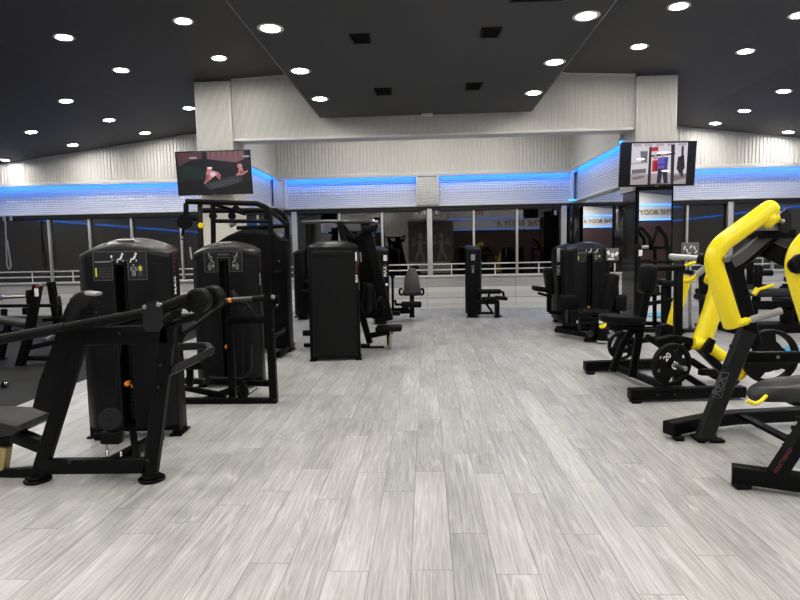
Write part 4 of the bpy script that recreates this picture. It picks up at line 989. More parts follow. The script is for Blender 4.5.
P(R1, 'top_cross_plate', pm('light_steel_plate', (.32, .32, .32), .35, metal=.6), lambda mb: mb.rbox(A(769.5, 227.5, 4.3), (.15, .16, .045), .008))
P(R1, 'top_cross_tube', BLK, lambda mb: mb.rbox(A(771, 234, 4.42), (.22, .24, .07), .01))
P(R1, 'rear_brace', BLK, lambda mb: mb.beam(A(752, 243, 4.6), A(806, 266, 4.4), .08, .13))
P(R1, 'front_cross_bar', BLK, lambda mb: mb.beam(A(733, 357, 4.55), A(812, 357, 4.45), .06, .085))
P(R1, 'cross_bar_bolt', STL, lambda mb: bolt(mb, A(777.5, 357, 4.46), (0, -1, 0), .013))
P(R1, 'near_arm_hub', RUB, lambda mb: (mb.lathe(A(799.5, 263, YN-.08), (0, -1, 0), [(.03, -.03), (.050, 0), (.050, .03), (.030, .034), (.030, .0), (.01, .0)], 28), mb.lathe(A(796, 265, YN-.07), (0, -1, 0), [(.03, -.03), (.046, 0), (.046, .02), (.02, .02)], 24)))
P(R1, 'storage_horn', STL, lambda mb: mb.cyl(A(669, 256.5, 4.75), A(701, 258.5, 4.62), .024, 18, .008))
P(R1, 'storage_horn_collar', BLK, lambda mb: mb.cyl(A(700, 259, 4.63), A(706, 259.5, 4.58), .045, 18, .01))
P(R1, 'horn_support', BLK, lambda mb: mb.beam(A(703, 259.5, 4.6), A(736, 262, 4.48), .05, .05))
# seat
def f(mb):
    c = V((2.64, 3.92, .535))
    out = []
    for k in range(40):
        a = 2*pi*k/40; ex = 3.2
        x = .50*math.copysign(abs(cos(a))**(2/ex), cos(a)); y = .19*math.copysign(abs(sin(a))**(2/ex), sin(a))
        if x < 0: y *= 1-.45*(abs(x)/.5)**1.6
        out.append((x, y))
    rings = []
    for s, z in ((.80, -.055), (.95, -.048), (1, -.02), (1, .02), (.97, .045), (.88, .058), (.5, .062), (.1, .060)):
        rings.append([c + V((x*s, y*s, z - .05*(max(0, -x-.25)/.25)**2*(1 if z > 0 else .4) - .012*(x < 0))) for x, y in out])
    mb.rings(rings)
P(R1, 'seat', pm('seat_vinyl', (.028, .029, .031), .36, bump=.25, bscale=160), f)
P(R1, 'seat_plate', BLK, lambda mb: mb.rbox((2.68, 3.90, .465), (.62, .20, .05), .01))
P(R1, 'seat_post', BLK, lambda mb: mb.beam((2.8, 3.90, .46), (2.62, 3.85, .12), .09, .09))
P(R1, 'seat_lever', YEL, lambda mb: mb.tube(fillet([A(766, 396, 3.80), A(761, 401, 3.72), A(755, 404, 3.7), A(746.5, 400.5, 3.7)], .03), .0125, 10))
# plates on the loading horns
c = A(769.5, 356.5, 4.86)
P(R1, 'loading_horn', STL, lambda mb: mb.cyl(c+V((0, .16, 0)), c+V((0, -.14, 0)), .025, 14))
P(R1, 'lever_beam', BLK, lambda mb: mb.beam(c+V((0, .13, 0)), A(750, 330, 4.98), .07, .08))
weight_plate('weight_plate', None, c, (0, -1, 0), .228, .06, label='black rubber tri-grip weight plate beneath the yellow arm of the right foreground machine', group=None, up=(.3, 0, 1))
P(R1, 'weight_horn_cap', YEL, lambda mb: mb.lathe(A(737, 371, 4.95), (-.3, -1, .1), [(.03, -.04), (.075, -.03), (.075, .02), (.05, .035), (.045, 0), (.01, 0)], 22))
P(R1, 'lower_lever', BLK, lambda mb: mb.beam(A(730, 372, 5.05), A(758, 352, 5.02), .06, .07))

# ------------------------------------------------------------------ right, further back: plate-loaded row with chest pad
R2 = thing('plate_loaded_row_machine', (2.9, 6.3, 0), 'plate-loaded row machine with seat, upright chest pad and slim yellow levers beside the aisle', 'gym machine')
r2 = A
P(R2, 'near_base_leg', BLK, lambda mb: mb.beam(G(629, 401.5)+V((0, 0, .075)), G(746, 400)+V((0, .05, .075)), .11, .105))
P(R2, 'far_base_leg', BLK, lambda mb: mb.beam(G(585, 372.5)+V((0, .02, .075)), G(668, 370)+V((0, .05, .075)), .11, .11))
PS(R2, 'rubber_foot', RUB, [lambda mb: mb.rbox(G(635, 402.5)+V((.0, 0, .015)), (.09, .10, .03), .008), lambda mb: mb.rbox(G(590, 374)+V((.0, 0, .015)), (.09, .10, .03), .008)])
P(R2, 'base_link', BLK, lambda mb: mb.beam(G(611, 372)+V((0, .05, .08)), G(672, 398)+V((0, .1, .08)), .09, .06))
PS(R2, 'bolt', GRY, [lambda mb, p=p: bolt(mb, G(*p)+V((0, -.057, .075)), (0, -1, 0), .014) for p in ((655, 401), (672, 401), (640, 371))])
P(R2, 'pad_mast', BLK, lambda mb: mb.rpath([r2(632, 377, 6.25), r2(641, 325, 6.25), r2(651, 268, 6.25)], .06, .075, (0, 1, 0)))
P(R2, 'chest_pad', PAD, lambda mb: mb.pad(r2(647, 279, 6.2), (.145, .24, .315), .055, Mx.Rotation(.10, 3, 'Y')))
P(R2, 'seat_strut', BLK, lambda mb: mb.rpath(fillet([r2(612, 371, 6.3), r2(622, 345, 6.3), r2(631, 331, 6.3), r2(642, 326, 6.3)], .15), .07, .065, (0, 1, 0)))
def f(mb):
    c = r2(622, 319, 6.25); out = []
    for k in range(32):
        a = 2*pi*k/32; out.append((.235*math.copysign(abs(cos(a))**.6, cos(a)), .16*math.copysign(abs(sin(a))**.6, sin(a))))
    rings = [[c+V((x*s, y*s, z-.02*(x/.235))) for x, y in out] for s, z in ((.84, -.048), (.97, -.035), (1, 0), (.97, .03), (.86, .042), (.3, .044))]
    mb.rings(rings)
P(R2, 'seat', PAD, f)
P(R2, 'seat_plate', BLK, lambda mb: mb.rbox(r2(622, 327.5, 6.25), (.30, .14, .04), .008))
P(R2, 'seat_lever', YEL, lambda mb: mb.tube(fillet([r2(606, 324, 6.1), r2(604, 327.5, 6.1), r2(600, 327, 6.08)], .03), .013, 8))
P(R2, 'pad_tube', BLK, lambda mb: mb.tube([r2(654, 268.5, 6.2), r2(684, 267.5, 6.2)], .033, 14))
P(R2, 'centre_post', BLK, lambda mb: mb.beam(r2(678.5, 268, 6.25), r2(677, 385, 6.25), .075, .075))
P(R2, 'pivot_frame', BLK, lambda mb: (mb.beam(r2(646, 336, 6.3), r2(664, 348, 6.3), .06, .06), mb.rpath(fillet([r2(656, 342, 5.95), r2(672, 338, 5.95), r2(692, 341, 5.95), r2(735, 383, 5.85)], .2), .10, .07, (0, 1, 0))))
P(R2, 'rear_strut', BLK, lambda mb: (mb.beam(r2(690, 360, 6.4), r2(716, 377, 6.4), .08, .07), mb.beam(r2(680, 372, 6.1), r2(712, 392, 6.0), .08, .06), mb.beam(r2(700, 372, 6.3), r2(745, 372, 6.5), .07, .07)))
def ylever(Y, pts, r, lab):
    o = P(R2, 'yellow_lever', YEL, lambda mb: mb.tube([r2(x, y, Y) for x, y in pts], r, 18))
    return o
lv = ylever(6.7, ((669, 338), (676, 312), (686, 276)), .066, 'far')
P(R2, 'lever_handle', YEL, lambda mb: mb.tube(fillet([r2(684, 281, 6.65), r2(690, 281, 6.6), r2(698, 274, 6.55)], .04), .022, 10), lv)
P(R2, 'handle_grip', GRIP, lambda mb: mb.tube([r2(697, 275, 6.55), r2(706, 267, 6.5)], .032, 12), lv)
P(R2, 'upper_handle', YEL, lambda mb: mb.tube([r2(684, 266, 6.65), r2(696, 262, 6.6)], .02, 10), lv)
P(R2, 'lever_cap', RUB, lambda mb: mb.cyl(r2(686.5, 274, 6.7), r2(687.5, 270, 6.7), .07, 16), lv)
lv = ylever(5.95, ((701, 343), (712, 312), (727, 262)), .092, 'near')
P(R2, 'lever_knee', YEL, lambda mb: mb.tube([r2(693, 343, 5.9), r2(704, 344, 5.9), r2(722, 357, 5.9)], .066, 16), lv)
P(R2, 'lever_handle', YEL, lambda mb: mb.tube(fillet([r2(712, 284, 5.9), r2(706, 281, 5.85), r2(708, 276, 5.8)], .03), .025, 10), lv)
def f(mb): mb.prism([r2(x, y, 5.78) for x, y in ((706, 345), (711, 338), (716, 341), (712, 352), (706, 356), (702, 351))], (0, .05, 0))
P(R2, 'pivot_plate', BLK, f)
def f(mb): mb.prism([r2(x, y, 6.5) for x, y in ((660, 336), (663, 326), (668, 324), (680, 329), (681, 336), (672, 345), (664, 345))], (0, .14, 0))
P(R2, 'pivot_plate', BLK, f)
pc = r2(671.5, 364.5, 5.72)
P(R2, 'loading_horn', STL, lambda mb: mb.cyl(pc-V((.3, -1, -.03))*.08, pc+V((.3, -1, -.03))*.19, .023, 14))
P(R2, 'horn_collar', CHR, lambda mb: mb.cyl(pc+V((.3, -1, -.03))*.032, pc+V((.3, -1, -.03))*.055, .042, 16))
P(R2, 'plate_lever', BLK, lambda mb: mb.beam(pc+V((-.02, .125, 0)), r2(690, 345, 5.96), .06, .07))
weight_plate('weight_plate', None, pc, (.3, -1, -.03), .215, .055, label='black rubber weight plate marked 20 on the near horn of the row machine', number=(1, '20', .085, -.075, .075, radians(52)), up=(.1, 0, 1))
pf = r2(621.5, 345.5, 6.95)
P(R2, 'loading_horn', STL, lambda mb: mb.cyl(pf-V((.2, -1, 0))*.09, pf+V((.2, -1, 0))*.10, .020, 12))
P(R2, 'far_plate_lever', BLK, lambda mb: mb.beam(pf+V((-.01, .13, 0)), r2(660, 338, 7.05), .06, .06))
weight_plate('weight_plate', None, pf, (.2, -1, 0), .172, .05, label='black rubber tri-grip weight plate under the seat of the row machine', up=(.5, 0, 1))
P(R2, 'red_label_plate', BLK, lambda mb: mb.rpath([r2(659, 388, 6.0), r2(663, 372, 6.0)], .05, .06, (0, 1, 0)))
text_mesh('MAX', .05, DRED, 'red_lettering', R2, frame(r2(660.5, 381, 5.97), r2(663, 373, 6)-r2(660, 386, 6), V((-1, 0, .2))), True, .001)
# ------------------------------------------------------------------ right: adductor machine and the tower behind it
S5 = thing('hip_adductor_machine', (2.9, 10.0, 0), 'black hip adductor machine with tower, seat and knee pads in front of the right pillar', 'gym machine')
weight_tower(S5, -.12, .15, -.06, .70, .34, 1.60, placard=1, brand=())
P(S5, 'backrest', PAD, lambda mb: mb.pad(A(608, 293, 9.25), (.16, .34, .62), .05, Mx.Rotation(.22, 3, 'Y')))
P(S5, 'backrest_mast', BLK, lambda mb: mb.rpath([A(618, 332, 9.3), A(614, 300, 9.3), A(613, 276, 9.3)], .22, .10, (0, 1, 0)))
P(S5, 'seat', PAD, lambda mb: mb.pad(A(594, 311.5, 9.2), (.42, .36, .09), .035))
P(S5, 'seat_post', BLK, lambda mb: (mb.beam(A(596, 316, 9.2), A(596, 334, 9.2), .16, .16), mb.rbox(A(594, 322, 9.2), (.36, .24, .06), .01)))
P(S5, 'knee_pad', PAD, lambda mb: mb.pad(A(569, 302, 9.6), (.30, .08, .24), .035))
P(S5, 'knee_pad_arm', BLK, lambda mb: (mb.beam(A(569, 310, 9.6), A(569, 324, 9.6), .05, .05), mb.beam(A(562, 324, 9.6), A(590, 326, 9.5), .07, .06)))
P(S5, 'outer_pad', PAD, lambda mb: mb.pad(A(620, 303, 9.2), (.20, .10, .26), .04))
P(S5, 'outer_pad_arm', BLK, lambda mb: mb.tube(fillet([A(618, 312, 9.15), A(618, 322, 9.15), A(604, 326, 9.15)], .06), .026, 10))
P(S5, 'base_rail', BLK, lambda mb: (mb.beam(A(556, 330, 9.9), A(606, 338, 9.1), .09, .07), mb.beam(A(584, 340.5, 9.25), A(609, 340.5, 9.2), .09, .08), mb.beam(A(556, 328, 9.95), A(580, 326, 9.95), .07, .06)))
P(S5, 'foot_box', BLK, lambda mb: mb.rbox(A(602, 334, 9.05), (.13, .16, .19), .015))
P(S5, 'foot_tread', LGR, lambda mb: mb.rbox(A(602, 341.5, 9.02), (.14, .14, .03), .008))
P(S5, 'warning_label', WHT, lambda mb: mb.rbox(A(601, 322, 8.98), (.06, .01, .045), .002))
P(S5, 'range_label', WHT, lambda mb: mb.rbox(A(578, 322, 9.45), (.045, .01, .05), .002))
P(S5, 'range_lever', YGR, lambda mb: mb.tube(fillet([A(599, 326, 8.95), A(605, 324, 8.95), A(607, 320, 8.95)], .03), .014, 8))
P(S5, 'range_linkage', GRY, lambda mb: (mb.tube([A(580, 318, 9.3), A(580, 330, 9.3)], .03, 10), mb.cyl(A(590, 334, 9.1), A(590, 334, 9.25), .06, 16), mb.tube([A(583, 327, 9.2), A(598, 327, 9.2)], .018, 8)))
P(S5, 'instruction_board', pm('board_grey', (.14, .14, .145), .5), lambda mb: mb.rbox(A(612.5, 254.5, 9.6), (.20, .015, .20), .004))
def f(mb):
    for k in range(3):
        c = A(608.5+k*4, 253+((k*5) % 3), 9.58); mb.rbox(c, (.045, .006, .07), .002, Mx.Rotation(.5*k-.4, 3, 'Y'))
    mb.rbox(A(611, 259, 9.58), (.10, .006, .03), .002)
P(S5, 'board_pictogram', WHT, f)
P(S5, 'board_post', STL, lambda mb: mb.beam(A(614.5, 263, 9.65), A(615, 312, 9.65), .03, .03))

S6 = thing('leg_press_machine', (2.55, 11.3, 0), 'slim black tower machine with a dark side pad, behind the adductor machine by the windows', 'gym machine')
T6 = weight_tower(S6, .12, .25, radians(-82), .62, .28, 1.58, slot=False, placard=0, badge=False)
P(S6, 'side_label', LGR, lambda mb: mb.rbox(A(558.5, 255, 11.02), (.06, .01, .26), .003), T6)
text_mesh('MAX', .09, LGR, 'brand_lettering', T6, frame(A(558.5, 270, 11.0), (0, 0, 1), (-1, 0, 0)), True, .001)
P(S6, 'backrest', PAD, lambda mb: mb.pad(A(549, 281, 11.3), (.14, .34, .52), .05, Mx.Rotation(-.12, 3, 'Y')))
P(S6, 'seat', PAD, lambda mb: mb.pad(A(540.5, 289, 11.3), (.30, .34, .09), .035, Mx.Rotation(.15, 3, 'Y')))
P(S6, 'seat_frame', BLK, lambda mb: (mb.beam(A(549, 294, 11.3), A(549, 312, 11.3), .08, .08), mb.beam(A(549, 312, 11.3), A(562, 313, 11.3), .08, .07), mb.beam(A(538, 293, 11.3), A(552, 297, 11.3), .06, .05)))

# ------------------------------------------------------------------ centre back: slim tower with a roller bench
S7 = thing('seated_leg_curl_machine', (1.05, 12.75, 0), 'slim black tower with a low roller bench standing alone before the centre windows', 'gym machine')
T7 = weight_tower(S7, 0, .25, radians(82), .60, .34, 1.60, slot=False, placard=0, badge=False, rise=.08)
P(S7, 'side_label', LGR, lambda mb: mb.rbox(A(473, 257.5, 12.62), (.085, .012, .13), .003), T7)
text_mesh('MAX', .075, LGR, 'brand_lettering', T7, frame(A(473, 269, 12.6), (0, 0, 1), (-1, 0, 0)), True, .001)
P(S7, 'roller_pad', PAD, lambda mb: mb.cyl(A(477, 291.5, 12.7), A(501, 291.5, 12.7), .052, 20, .015))
P(S7, 'roller_arm', BLK, lambda mb: (mb.tube(fillet([A(500, 291.5, 12.7), A(503, 292, 12.7), A(504.5, 299, 12.7)], .03), .025, 10), mb.beam(A(489, 292, 12.75), A(489, 300, 12.75), .05, .05)))
P(S7, 'thigh_pad', PAD, lambda mb: mb.pad(A(489, 299, 12.7), (.30, .26, .09), .035))
P(S7, 'seat', PAD, lambda mb: mb.pad(A(501, 298, 12.7), (.26, .30, .075), .03, Mx.Rotation(.1, 3, 'Y')))
P(S7, 'bench_frame', BLK, lambda mb: (mb.beam(A(474, 302, 12.7), A(498, 302, 12.7), .09, .09), mb.rbox(A(497, 309, 12.7), (.10, .12, .38), .015), mb.beam(A(475, 313, 12.7), A(494, 313, 12.7), .07, .05), mb.beam(A(492, 312, 12.7), A(485, 302, 12.7), .05, .05)))
P(S7, 'foot_plate', BLK, lambda mb: mb.rbox(G(497.5, 316.6)+V((0, 0, .012)), (.16, .2, .024), .006))

# ------------------------------------------------------------------ centre-left back: leg extension with facing seat
S8 = thing('leg_extension_machine', (-.55, 12.4, 0), 'leg extension machine with an empty grey seat facing the viewer before the windows', 'gym machine')
T8 = weight_tower(S8, -.42, -.30, radians(96), .56, .36, 1.62, slot=False, placard=0, badge=False, rise=.08)
P(S8, 'side_label', WHT, lambda mb: mb.rbox(A(385.2, 258, 11.7), (.075, .012, .12), .003), T8)
P(S8, 'side_stripe', DRED, lambda mb: mb.rbox(A(385.2, 266, 11.7), (.05, .012, .09), .003), T8)
text_mesh('MAX', .10, WHT, 'brand_lettering', T8, frame(A(385.2, 271.5, 11.69), (0, 0, 1), (-1, 0, 0)), True, .001)
def f(mb):
    y = 12.8; o = [(403.5, 291), (404.5, 278), (408, 270), (409, 268.2), (415, 268.2), (416, 270), (419, 278), (421, 291)]
    pts = [A(a, b, y) for a, b in o]; cc = sum(pts, V())/len(pts)
    mb.rings([[cc+(p-cc)*s+V((0, dy, 0)) for p in pts] for dy, s in ((-.05, .86), (-.04, .97), (0, 1), (.06, 1), (.08, .95))])
P(S8, 'backrest', pm('grey_backrest_vinyl', (.11, .11, .115), .5, bump=.2, bscale=120), f)
P(S8, 'seat', PADG, lambda mb: mb.pad(A(412, 292.5, 12.45), (.40, .46, .11), .045))
P(S8, 'seat_post', BLK, lambda mb: (mb.beam(A(412, 295, 12.5), A(412, 316.5, 12.5), .10, .12), mb.rbox(A(412, 316.5, 12.5), (.12, .2, .03), .006), mb.beam(A(395, 312, 12.5), A(412, 311, 12.5), .09, .09)))
P(S8, 'shin_roller', PAD, lambda mb: mb.cyl(A(401.5, 304.5, 12.1), A(421.5, 304.5, 12.1), .065, 20, .02))
P(S8, 'roller_arm', BLK, lambda mb: (mb.beam(A(412, 296, 12.3), A(412, 304, 12.15), .07, .06), mb.rpath([A(395, 300, 12.2), A(396, 304.5, 12.15), A(403, 304.5, 12.12)], .05, .05, (0, 1, 0))))
PS(S8, 'hand_grip', BLK, [lambda mb: mb.tube(fillet([A(402, 295, 12.4), A(399.5, 294, 12.35), A(399.5, 289, 12.35), A(402, 289, 12.4)], .04), .022, 10), lambda mb: mb.tube(fillet([A(421, 295, 12.4), A(423.5, 294, 12.35), A(423.5, 289, 12.35), A(421, 289, 12.4)], .04), .022, 10)])
P(S8, 'range_post', BLK, lambda mb: (mb.beam(A(392.5, 276, 12.2), A(393, 312, 12.2), .05, .06), mb.cyl(A(392.5, 276, 12.15), A(392.5, 276, 12.3), .05, 14)))
P(S8, 'base_rail', BLK, lambda mb: (mb.beam(A(384, 313.5, 12.0), A(400, 313.5, 12.0), .12, .08), mb.beam(A(386, 310, 12.2), A(408, 309, 12.4), .12, .07)))
P(S8, 'selector_pin', WHT, lambda mb: mb.cyl(A(386.8, 284.5, 11.7), A(386.8, 284.5, 11.62), .028, 12), T8)

# ------------------------------------------------------------------ between the left pillar and the chest press: slim double tower
S9 = thing('lat_pulldown_machine', (-2.95, 12.9, 0), 'slim black lat pulldown tower with a thin top bar, between pillar and chest press', 'gym machine')
T9 = weight_tower(S9, .12, .2, radians(-84), .60, .32, 1.60, slot=False, placard=0, badge=False, rise=.06)
P(S9, 'top_bar', STL, lambda mb: mb.beam(A(302, 222.5, 12.7), A(318, 222.5, 12.7), .05, .05))
PS(S9, 'tall_post', BLK, [lambda mb: mb.beam(A(308, 222, 12.8), A(309, 314, 12.8), .09, .10), lambda mb: mb.beam(A(313, 223, 12.9), A(313, 314, 12.9), .08, .10)])
P(S9, 'roller_pad', PAD, lambda mb: mb.cyl(A(304, 282, 12.6), A(309, 282, 12.6), .055, 14, .015))
P(S9, 'seat', PAD, lambda mb: mb.pad(A(306, 291, 12.6), (.20, .3, .08), .03))
P(S9, 'base_foot', BLK, lambda mb: mb.rbox(G(300.5, 317)+V((0, 0, .015)), (.24, .2, .03), .006))
mb = MB(); mb.rbox((-3.32, 12.3, .30), (.15, .03, .60), .004)
t = tag(mb.build('panel_stand', pm('pale_panel', (.6, .6, .58), .5)), 'narrow pale upright panel with a blue foot beside the lat pulldown tower', 'panel')
P(t, 'blue_foot', BLUE, lambda mb: mb.rbox((-3.32, 12.27, .075), (.15, .05, .15), .006))

# ------------------------------------------------------------------ left: bench press with barbell on the rubber floor
B1 = thing('bench_press', (-5.7, 8.0, 0), 'black bench press station on the dark rubber floor at the left edge', 'gym bench')
P(B1, 'bench_pad', PADG, lambda mb: mb.pad(A(10, 321, 8.0), (.62, .30, .08), .03, Mx.Rotation(.16, 3, 'Y')))
P(B1, 'upright', BLK, lambda mb: mb.rpath([A(20, 366, 7.75), A(29, 335, 7.75), A(38, 285, 7.75)], .10, .10, (0, 1, 0)))
P(B1, 'upright', BLK, lambda mb: mb.rpath([A(62, 352, 9.2), A(57, 320, 9.2), A(51, 282, 9.2)], .10, .10, (0, 1, 0)))
P(B1, 'safety_label', WHT, lambda mb: mb.rbox(A(36.5, 292.5, 7.69), (.055, .01, .11), .003))
P(B1, 'label_header', RED, lambda mb: mb.rbox(A(37, 287, 7.685), (.06, .01, .022), .002))
P(B1, 'floor_rail', BLK, lambda mb: (mb.beam(A(22, 358, 7.8), A(58, 358, 7.9), .07, .07), mb.beam(A(26, 348, 7.8), A(60, 341, 8.2), .07, .07)))
P(B1, 'bench_leg', BLK, lambda mb: (mb.beam(A(8, 325, 8.0), A(1, 358, 8.0), .07, .07), mb.rbox(A(1, 359, 8.0), (.12, .12, .03), .006)))
P(B1, 'bench_rail', BLK, lambda mb: (mb.beam(A(-4, 333, 8.1), A(30, 331, 8.1), .07, .07),))
P(B1, 'rack_rail', BLK, lambda mb: (mb.beam(A(-6, 306, 8.6), A(54, 305.5, 8.9), .05, .05), mb.beam(A(4, 309, 8.6), A(4, 322, 8.6), .07, .07)))
P(B1, 'bar_hook', BLK, lambda mb: (mb.rbox(A(30, 297, 7.75), (.06, .10, .20), .015), mb.rbox(A(27, 311, 7.8), (.10, .08, .10), .015)))
P(B1, 'plate_horn', STL, lambda mb: mb.tube([A(45, 341, 8.0), A(54, 335, 8.3)], .028, 12))
P(B1, 'horn_arm', BLK, lambda mb: mb.beam(A(43, 320, 9.1), A(66, 318, 9.15), .06, .06))
bb = thing('barbell', A(14, 297, 7.6), 'steel barbell resting in the hooks of the bench press at the left edge', 'barbell')
P(bb, 'sleeve', STL, lambda mb: mb.tube([A(-8, 298, 7.6), A(26, 296, 7.75)], .026, 14))
P(bb, 'collar', pm('violet_rubber', (.12, .12, .28), .5), lambda mb: mb.cyl(A(-2, 297.6, 7.55), A(1.5, 297.4, 7.57), .04, 14))
weight_plate('weight_plate', None, A(59, 306, 8.9), (-.75, -.6, 0), .17, .05, label='small black weight plate stored on the rear upright of the bench press')
d0 = thing('dumbbell', A(3, 382, 6.4)+V((0, 0, -.0)), 'small black dumbbell with a bright end lying on the rubber floor at the left edge', 'dumbbell')
pz = G(3, 384, .045)
d0.location = (pz.x, pz.y, 0)
P(d0, 'handle', STL, lambda mb: mb.cyl(pz+V((-.08, 0, 0)), pz+V((.06, 0, 0)), .017, 12))
PS(d0, 'weight_head', RUB, [lambda mb: mb.cyl(pz+V((-.14, 0, 0)), pz+V((-.06, 0, 0)), .045, 16), lambda mb: mb.cyl(pz+V((.0, 0, 0)), pz+V((.035, 0, 0)), .045, 16)])
P(d0, 'end_cap', CHR, lambda mb: mb.cyl(pz+V((.035, 0, 0)), pz+V((.055, 0, 0)), .035, 16))

# ------------------------------------------------------------------ right background behind the yellow machines
K1 = thing('stand_in_rack', (3.75, 9.85, 0), 'black rack added before the tall pillar mirror, standing in for the machines reflected there', 'gym machine')  # added rack, imitates reflections of machines in the mirror
YK = 9.8
PS(K1, 'upright', BLK, [lambda mb: mb.beam(A(637.5, 244, YK), A(638.5, 337, YK), .07, .07), lambda mb: mb.beam(A(668, 247, YK+.2), A(668, 336, YK+.2), .06, .06)])
P(K1, 'cross_bar', BLK, lambda mb: (mb.beam(A(636, 248, YK), A(670, 247.5, YK+.2), .06, .05),))
P(K1, 'lower_bar', BLK, lambda mb: mb.tube([A(637, 262, YK), A(674, 261.5, YK)], .022, 10))
PS(K1, 'guide_arm', BLK, [lambda mb: mb.rpath(fillet([A(637, 229, YK), A(641, 228, YK), A(650, 238, YK), A(651, 250, YK)], .1), .05, .06, (0, 1, 0)), lambda mb: mb.rpath(fillet([A(656, 228, YK), A(658, 227, YK), A(666, 238, YK), A(667, 250, YK)], .1), .05, .06, (0, 1, 0)), lambda mb: mb.beam(A(650, 250, YK), A(657, 229, YK), .05, .05)])
P(K1, 'bench', PAD, lambda mb: mb.pad(A(668, 283, YK), (.38, .4, .10), .04, Mx.Rotation(.1, 3, 'Y')))
P(K1, 'bench_frame', BLK, lambda mb: (mb.beam(A(664, 286, YK), A(664, 330, YK), .08, .08), mb.beam(A(640, 305, YK), A(684, 298, YK), .06, .06), mb.beam(A(640, 330, YK), A(684, 331, YK), .10, .07)))
P(K1, 'white_label', WHT, lambda mb: mb.rbox(A(640.5, 253, YK-.06), (.06, .01, .10), .003))
P(K1, 'counterweight', GRY, lambda mb: mb.cyl(A(652, 290, YK), A(658, 290, YK), .08, 18))
P(K1, 'steel_clamp', STL, lambda mb: mb.rbox(A(645, 247, YK-.05), (.12, .04, .06), .015))
K2 = thing('instruction_stand', A(691, 300, 10.5)*1.0, 'grey instruction board with white marks on a thin post beyond the row machine', 'sign')
K2.location.z = 0
P(K2, 'board', pm('board_grey', (.14, .14, .145), .5), lambda mb: mb.rbox(A(690, 249.5, 10.2), (.30, .02, .24), .005))
def f(mb):
    for k, (x, y, r) in enumerate(((684.5, 248, .3), (687, 250.5, -.4), (691, 247, .6), (694.5, 248, -.3), (696, 252, .5), (689, 253.5, 1.5))): mb.rbox(A(x, y, 10.17), (.026, .006, .060), .002, Mx.Rotation(r, 3, 'Y'))
P(K2, 'white_marks', WHT, f)
P(K2, 'post', STL, lambda mb: mb.beam(A(690, 256, 10.23), A(690, 329.5, 10.23), .04, .04))
P(K2, 'base', BLK, lambda mb: mb.rbox((A(690, 300, 10.23).x, 10.23, .015), (.3, .3, .03), .006))
mb = MB(); mb.rbox((4.95, 8.0, .012), (.55, .8, .016), .004); tag(mb.build('added_mat', BLUE), 'light blue mat added behind the right foreground machine to show in the pillar mirror', 'mat')  # added mat, placed so the pillar mirror shows a blue strip

def bg_bench(name, label, px, py, Y, s=1, tone=PADG):
    """padded bench with a handle bar and yellow pin, seen small behind the yellow arms"""
    b = A(px, py, Y); b.z = 0; t = thing(name, (b.x, Y, 0), label, 'gym machine')
    P(t, 'long_pad', tone, lambda mb: mb.pad(b+V((0, 0, .66*s)), (.95*s, .34, .13), .05))
    P(t, 'lower_beam', BLK, lambda mb: mb.beam(b+V((-.75, 0, .46*s)), b+V((.75, 0, .42*s)), .16, .14))
    PS(t, 'leg', BLK, [lambda mb, x=x: mb.beam(b+V((x, 0, .42*s)), b+V((x*1.1, 0, .07)), .12, .16) for x in (-.45, .1, .55)])
    P(t, 'base', BLK, lambda mb: mb.rbox(b+V((0, 0, .07)), (1.8, .55, .14), .02))
    P(t, 'back_post', BLK, lambda mb: mb.beam(b+V((-.40, 0, .45)), b+V((-.37, 0, 1.12)), .10, .10))
    P(t, 'upper_pad', tone, lambda mb: mb.pad(b+V((.30, 0, .88)), (.42, .2, .09), .03))
    P(t, 'steel_sleeve', STL, lambda mb: mb.tube([b+V((-1.05, -.1, .70)), b+V((-.5, -.1, .69))], .035, 12))
    P(t, 'yellow_pin', YEL, lambda mb: (mb.cyl(b+V((-.52, -.12, .64)), b+V((-.44, -.12, .74)), .05, 12), mb.tube([b+V((-.44, -.12, .72)), b+V((-.18, -.12, .80))], .03, 10)))
    return t
g0 = G(778, 331); bg_bench('hip_thrust_machine', 'low black hip thrust machine with long grey pad seen between the two yellow arms', 779, 331, g0.y)
K3 = thing('calf_raise_machine', G(712, 328), 'dark machine with grey seat pad half hidden behind the yellow levers', 'gym machine')
P(K3, 'upright', BLK, lambda mb: mb.beam(G(704, 329), A(703, 268, G(704, 329).y), .12, .12))
P(K3, 'seat', PADG, lambda mb: mb.pad(A(712, 297, 10.5), (.5, .4, .10), .04))
P(K3, 'frame', BLK, lambda mb: (mb.beam(A(699, 300, 10.8), A(716, 300, 10.8), .08, .08), mb.beam(A(696, 326, 10.8), A(728, 327, 10.8), .12, .10), mb.beam(A(713, 300, 10.5), A(712, 326, 10.5), .12, .12), mb.beam(A(703, 278, 10.6), A(716, 285, 10.6), .10, .10)))
P(K3, 'roller', PAD, lambda mb: mb.cyl(A(696, 291, 10.8), A(706, 291, 10.8), .05, 16))
K4 = thing('back_extension_bench', G(745, 318), 'dark padded back extension bench far right beneath the windows', 'gym bench')
Yk = G(745, 318).y
P(K4, 'pad', PADG, lambda mb: mb.pad(A(748, 287, Yk), (.6, .4, .12), .05))
P(K4, 'post', BLK, lambda mb: (mb.beam(A(747, 290, Yk), A(747, 316, Yk), .10, .10), mb.beam(A(733, 317, Yk), A(765, 317, Yk), .10, .08), mb.beam(A(750, 262, Yk), A(750, 288, Yk), .10, .10)))
P(K4, 'foot_roller', PAD, lambda mb: mb.cyl(A(757, 273, Yk), A(772, 273, Yk), .06, 16))
K5 = thing('ab_bench', G(796, 326), 'dark bench machine partly hidden behind the near yellow arm at the right edge', 'gym bench')
Yk5 = G(796, 326).y
P(K5, 'pad', PADG, lambda mb: mb.pad(A(797, 299, Yk5), (.7, .4, .12), .05))
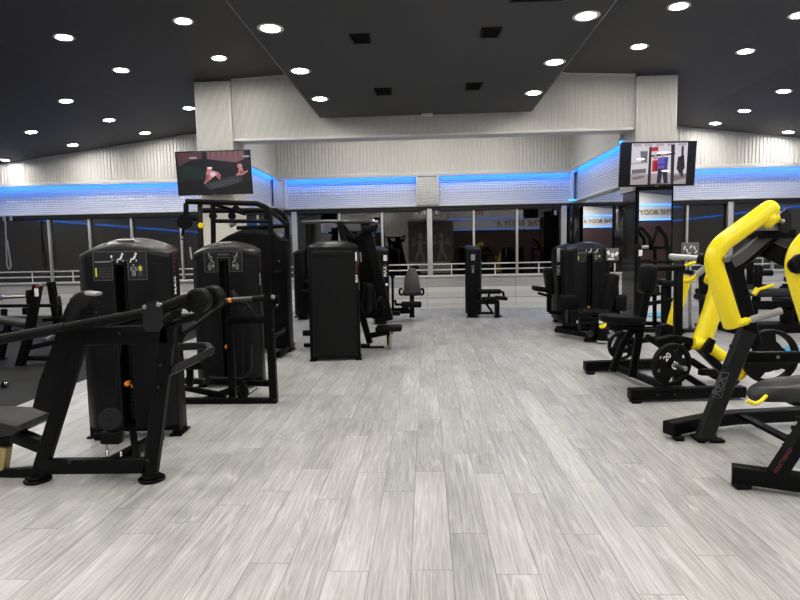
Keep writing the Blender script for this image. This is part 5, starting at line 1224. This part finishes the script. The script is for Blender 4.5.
P(K5, 'frame', BLK, lambda mb: (mb.beam(A(797, 302, Yk5), A(797, 323, Yk5), .12, .12), mb.beam(A(782, 324, Yk5), A(815, 324, Yk5), .12, .10), mb.beam(A(783, 286, Yk5), A(806, 286, Yk5), .08, .08), mb.beam(A(783, 286, Yk5), A(783, 322, Yk5), .08, .08)))

# ------------------------------------------------------------------ small fittings on the window header
for i, (px, lab) in enumerate(((4, 'small white spotlight on the dark window header at the far left edge'), (11, 'small white spotlight hanging beside the far left one'), (424, 'small white spotlight left of the central window column'), (436.5, 'small white spotlight right of the central window column'), (555.5, 'small white spotlight at the right corner of the central windows'))):
    p = A(px, 213 if px > 100 else 219, YB-.12)
    t = thing('window_spotlight', (p.x, p.y, p.z), lab, 'spotlight', 'spotlights along the window header')
    P(t, 'body', LGR, lambda mb: mb.cyl(p+V((0, 0, -.05)), p+V((0, 0, .06)), .035, 14, .01))
    P(t, 'bracket', GRY, lambda mb: mb.beam(p+V((0, 0, .05)), V((p.x, YB-.03, Z_HEAD+.05)), .02, .02))
p = A(9, 240, 13.9)
t = thing('hanging_strap', (p.x, 13.9, 0), 'thin pale looped strap hanging from above at the far left window', 'strap')
P(t, 'loop', LGR, lambda mb: mb.tube(fillet([A(5, 216, 13.9), A(7, 265, 13.9), A(9, 270.5, 13.9), A(11, 266, 13.9), A(7, 240, 13.9)], .05), .018, 8))
# ------------------------------------------------------------------ world and view
w = bpy.data.worlds.new('night'); scene.world = w; w.use_nodes = True
w.node_tree.nodes['Background'].inputs[0].default_value = (.004, .005, .008, 1); w.node_tree.nodes['Background'].inputs[1].default_value = 1
scene.view_settings.view_transform = 'Standard'; scene.view_settings.look = 'None'; scene.view_settings.exposure = 0.0
vs = scene.view_settings; vs.use_curve_mapping = True
cm = vs.curve_mapping; c = cm.curves[3]
for x, y in ((.12, .100), (.45, .455), (.75, .79)): c.points.new(x, y)
cm.update()
scene.cycles.max_bounces = 8; scene.cycles.caustics_reflective = False; scene.cycles.caustics_refractive = False
scene.cycles.sample_clamp_indirect = 6
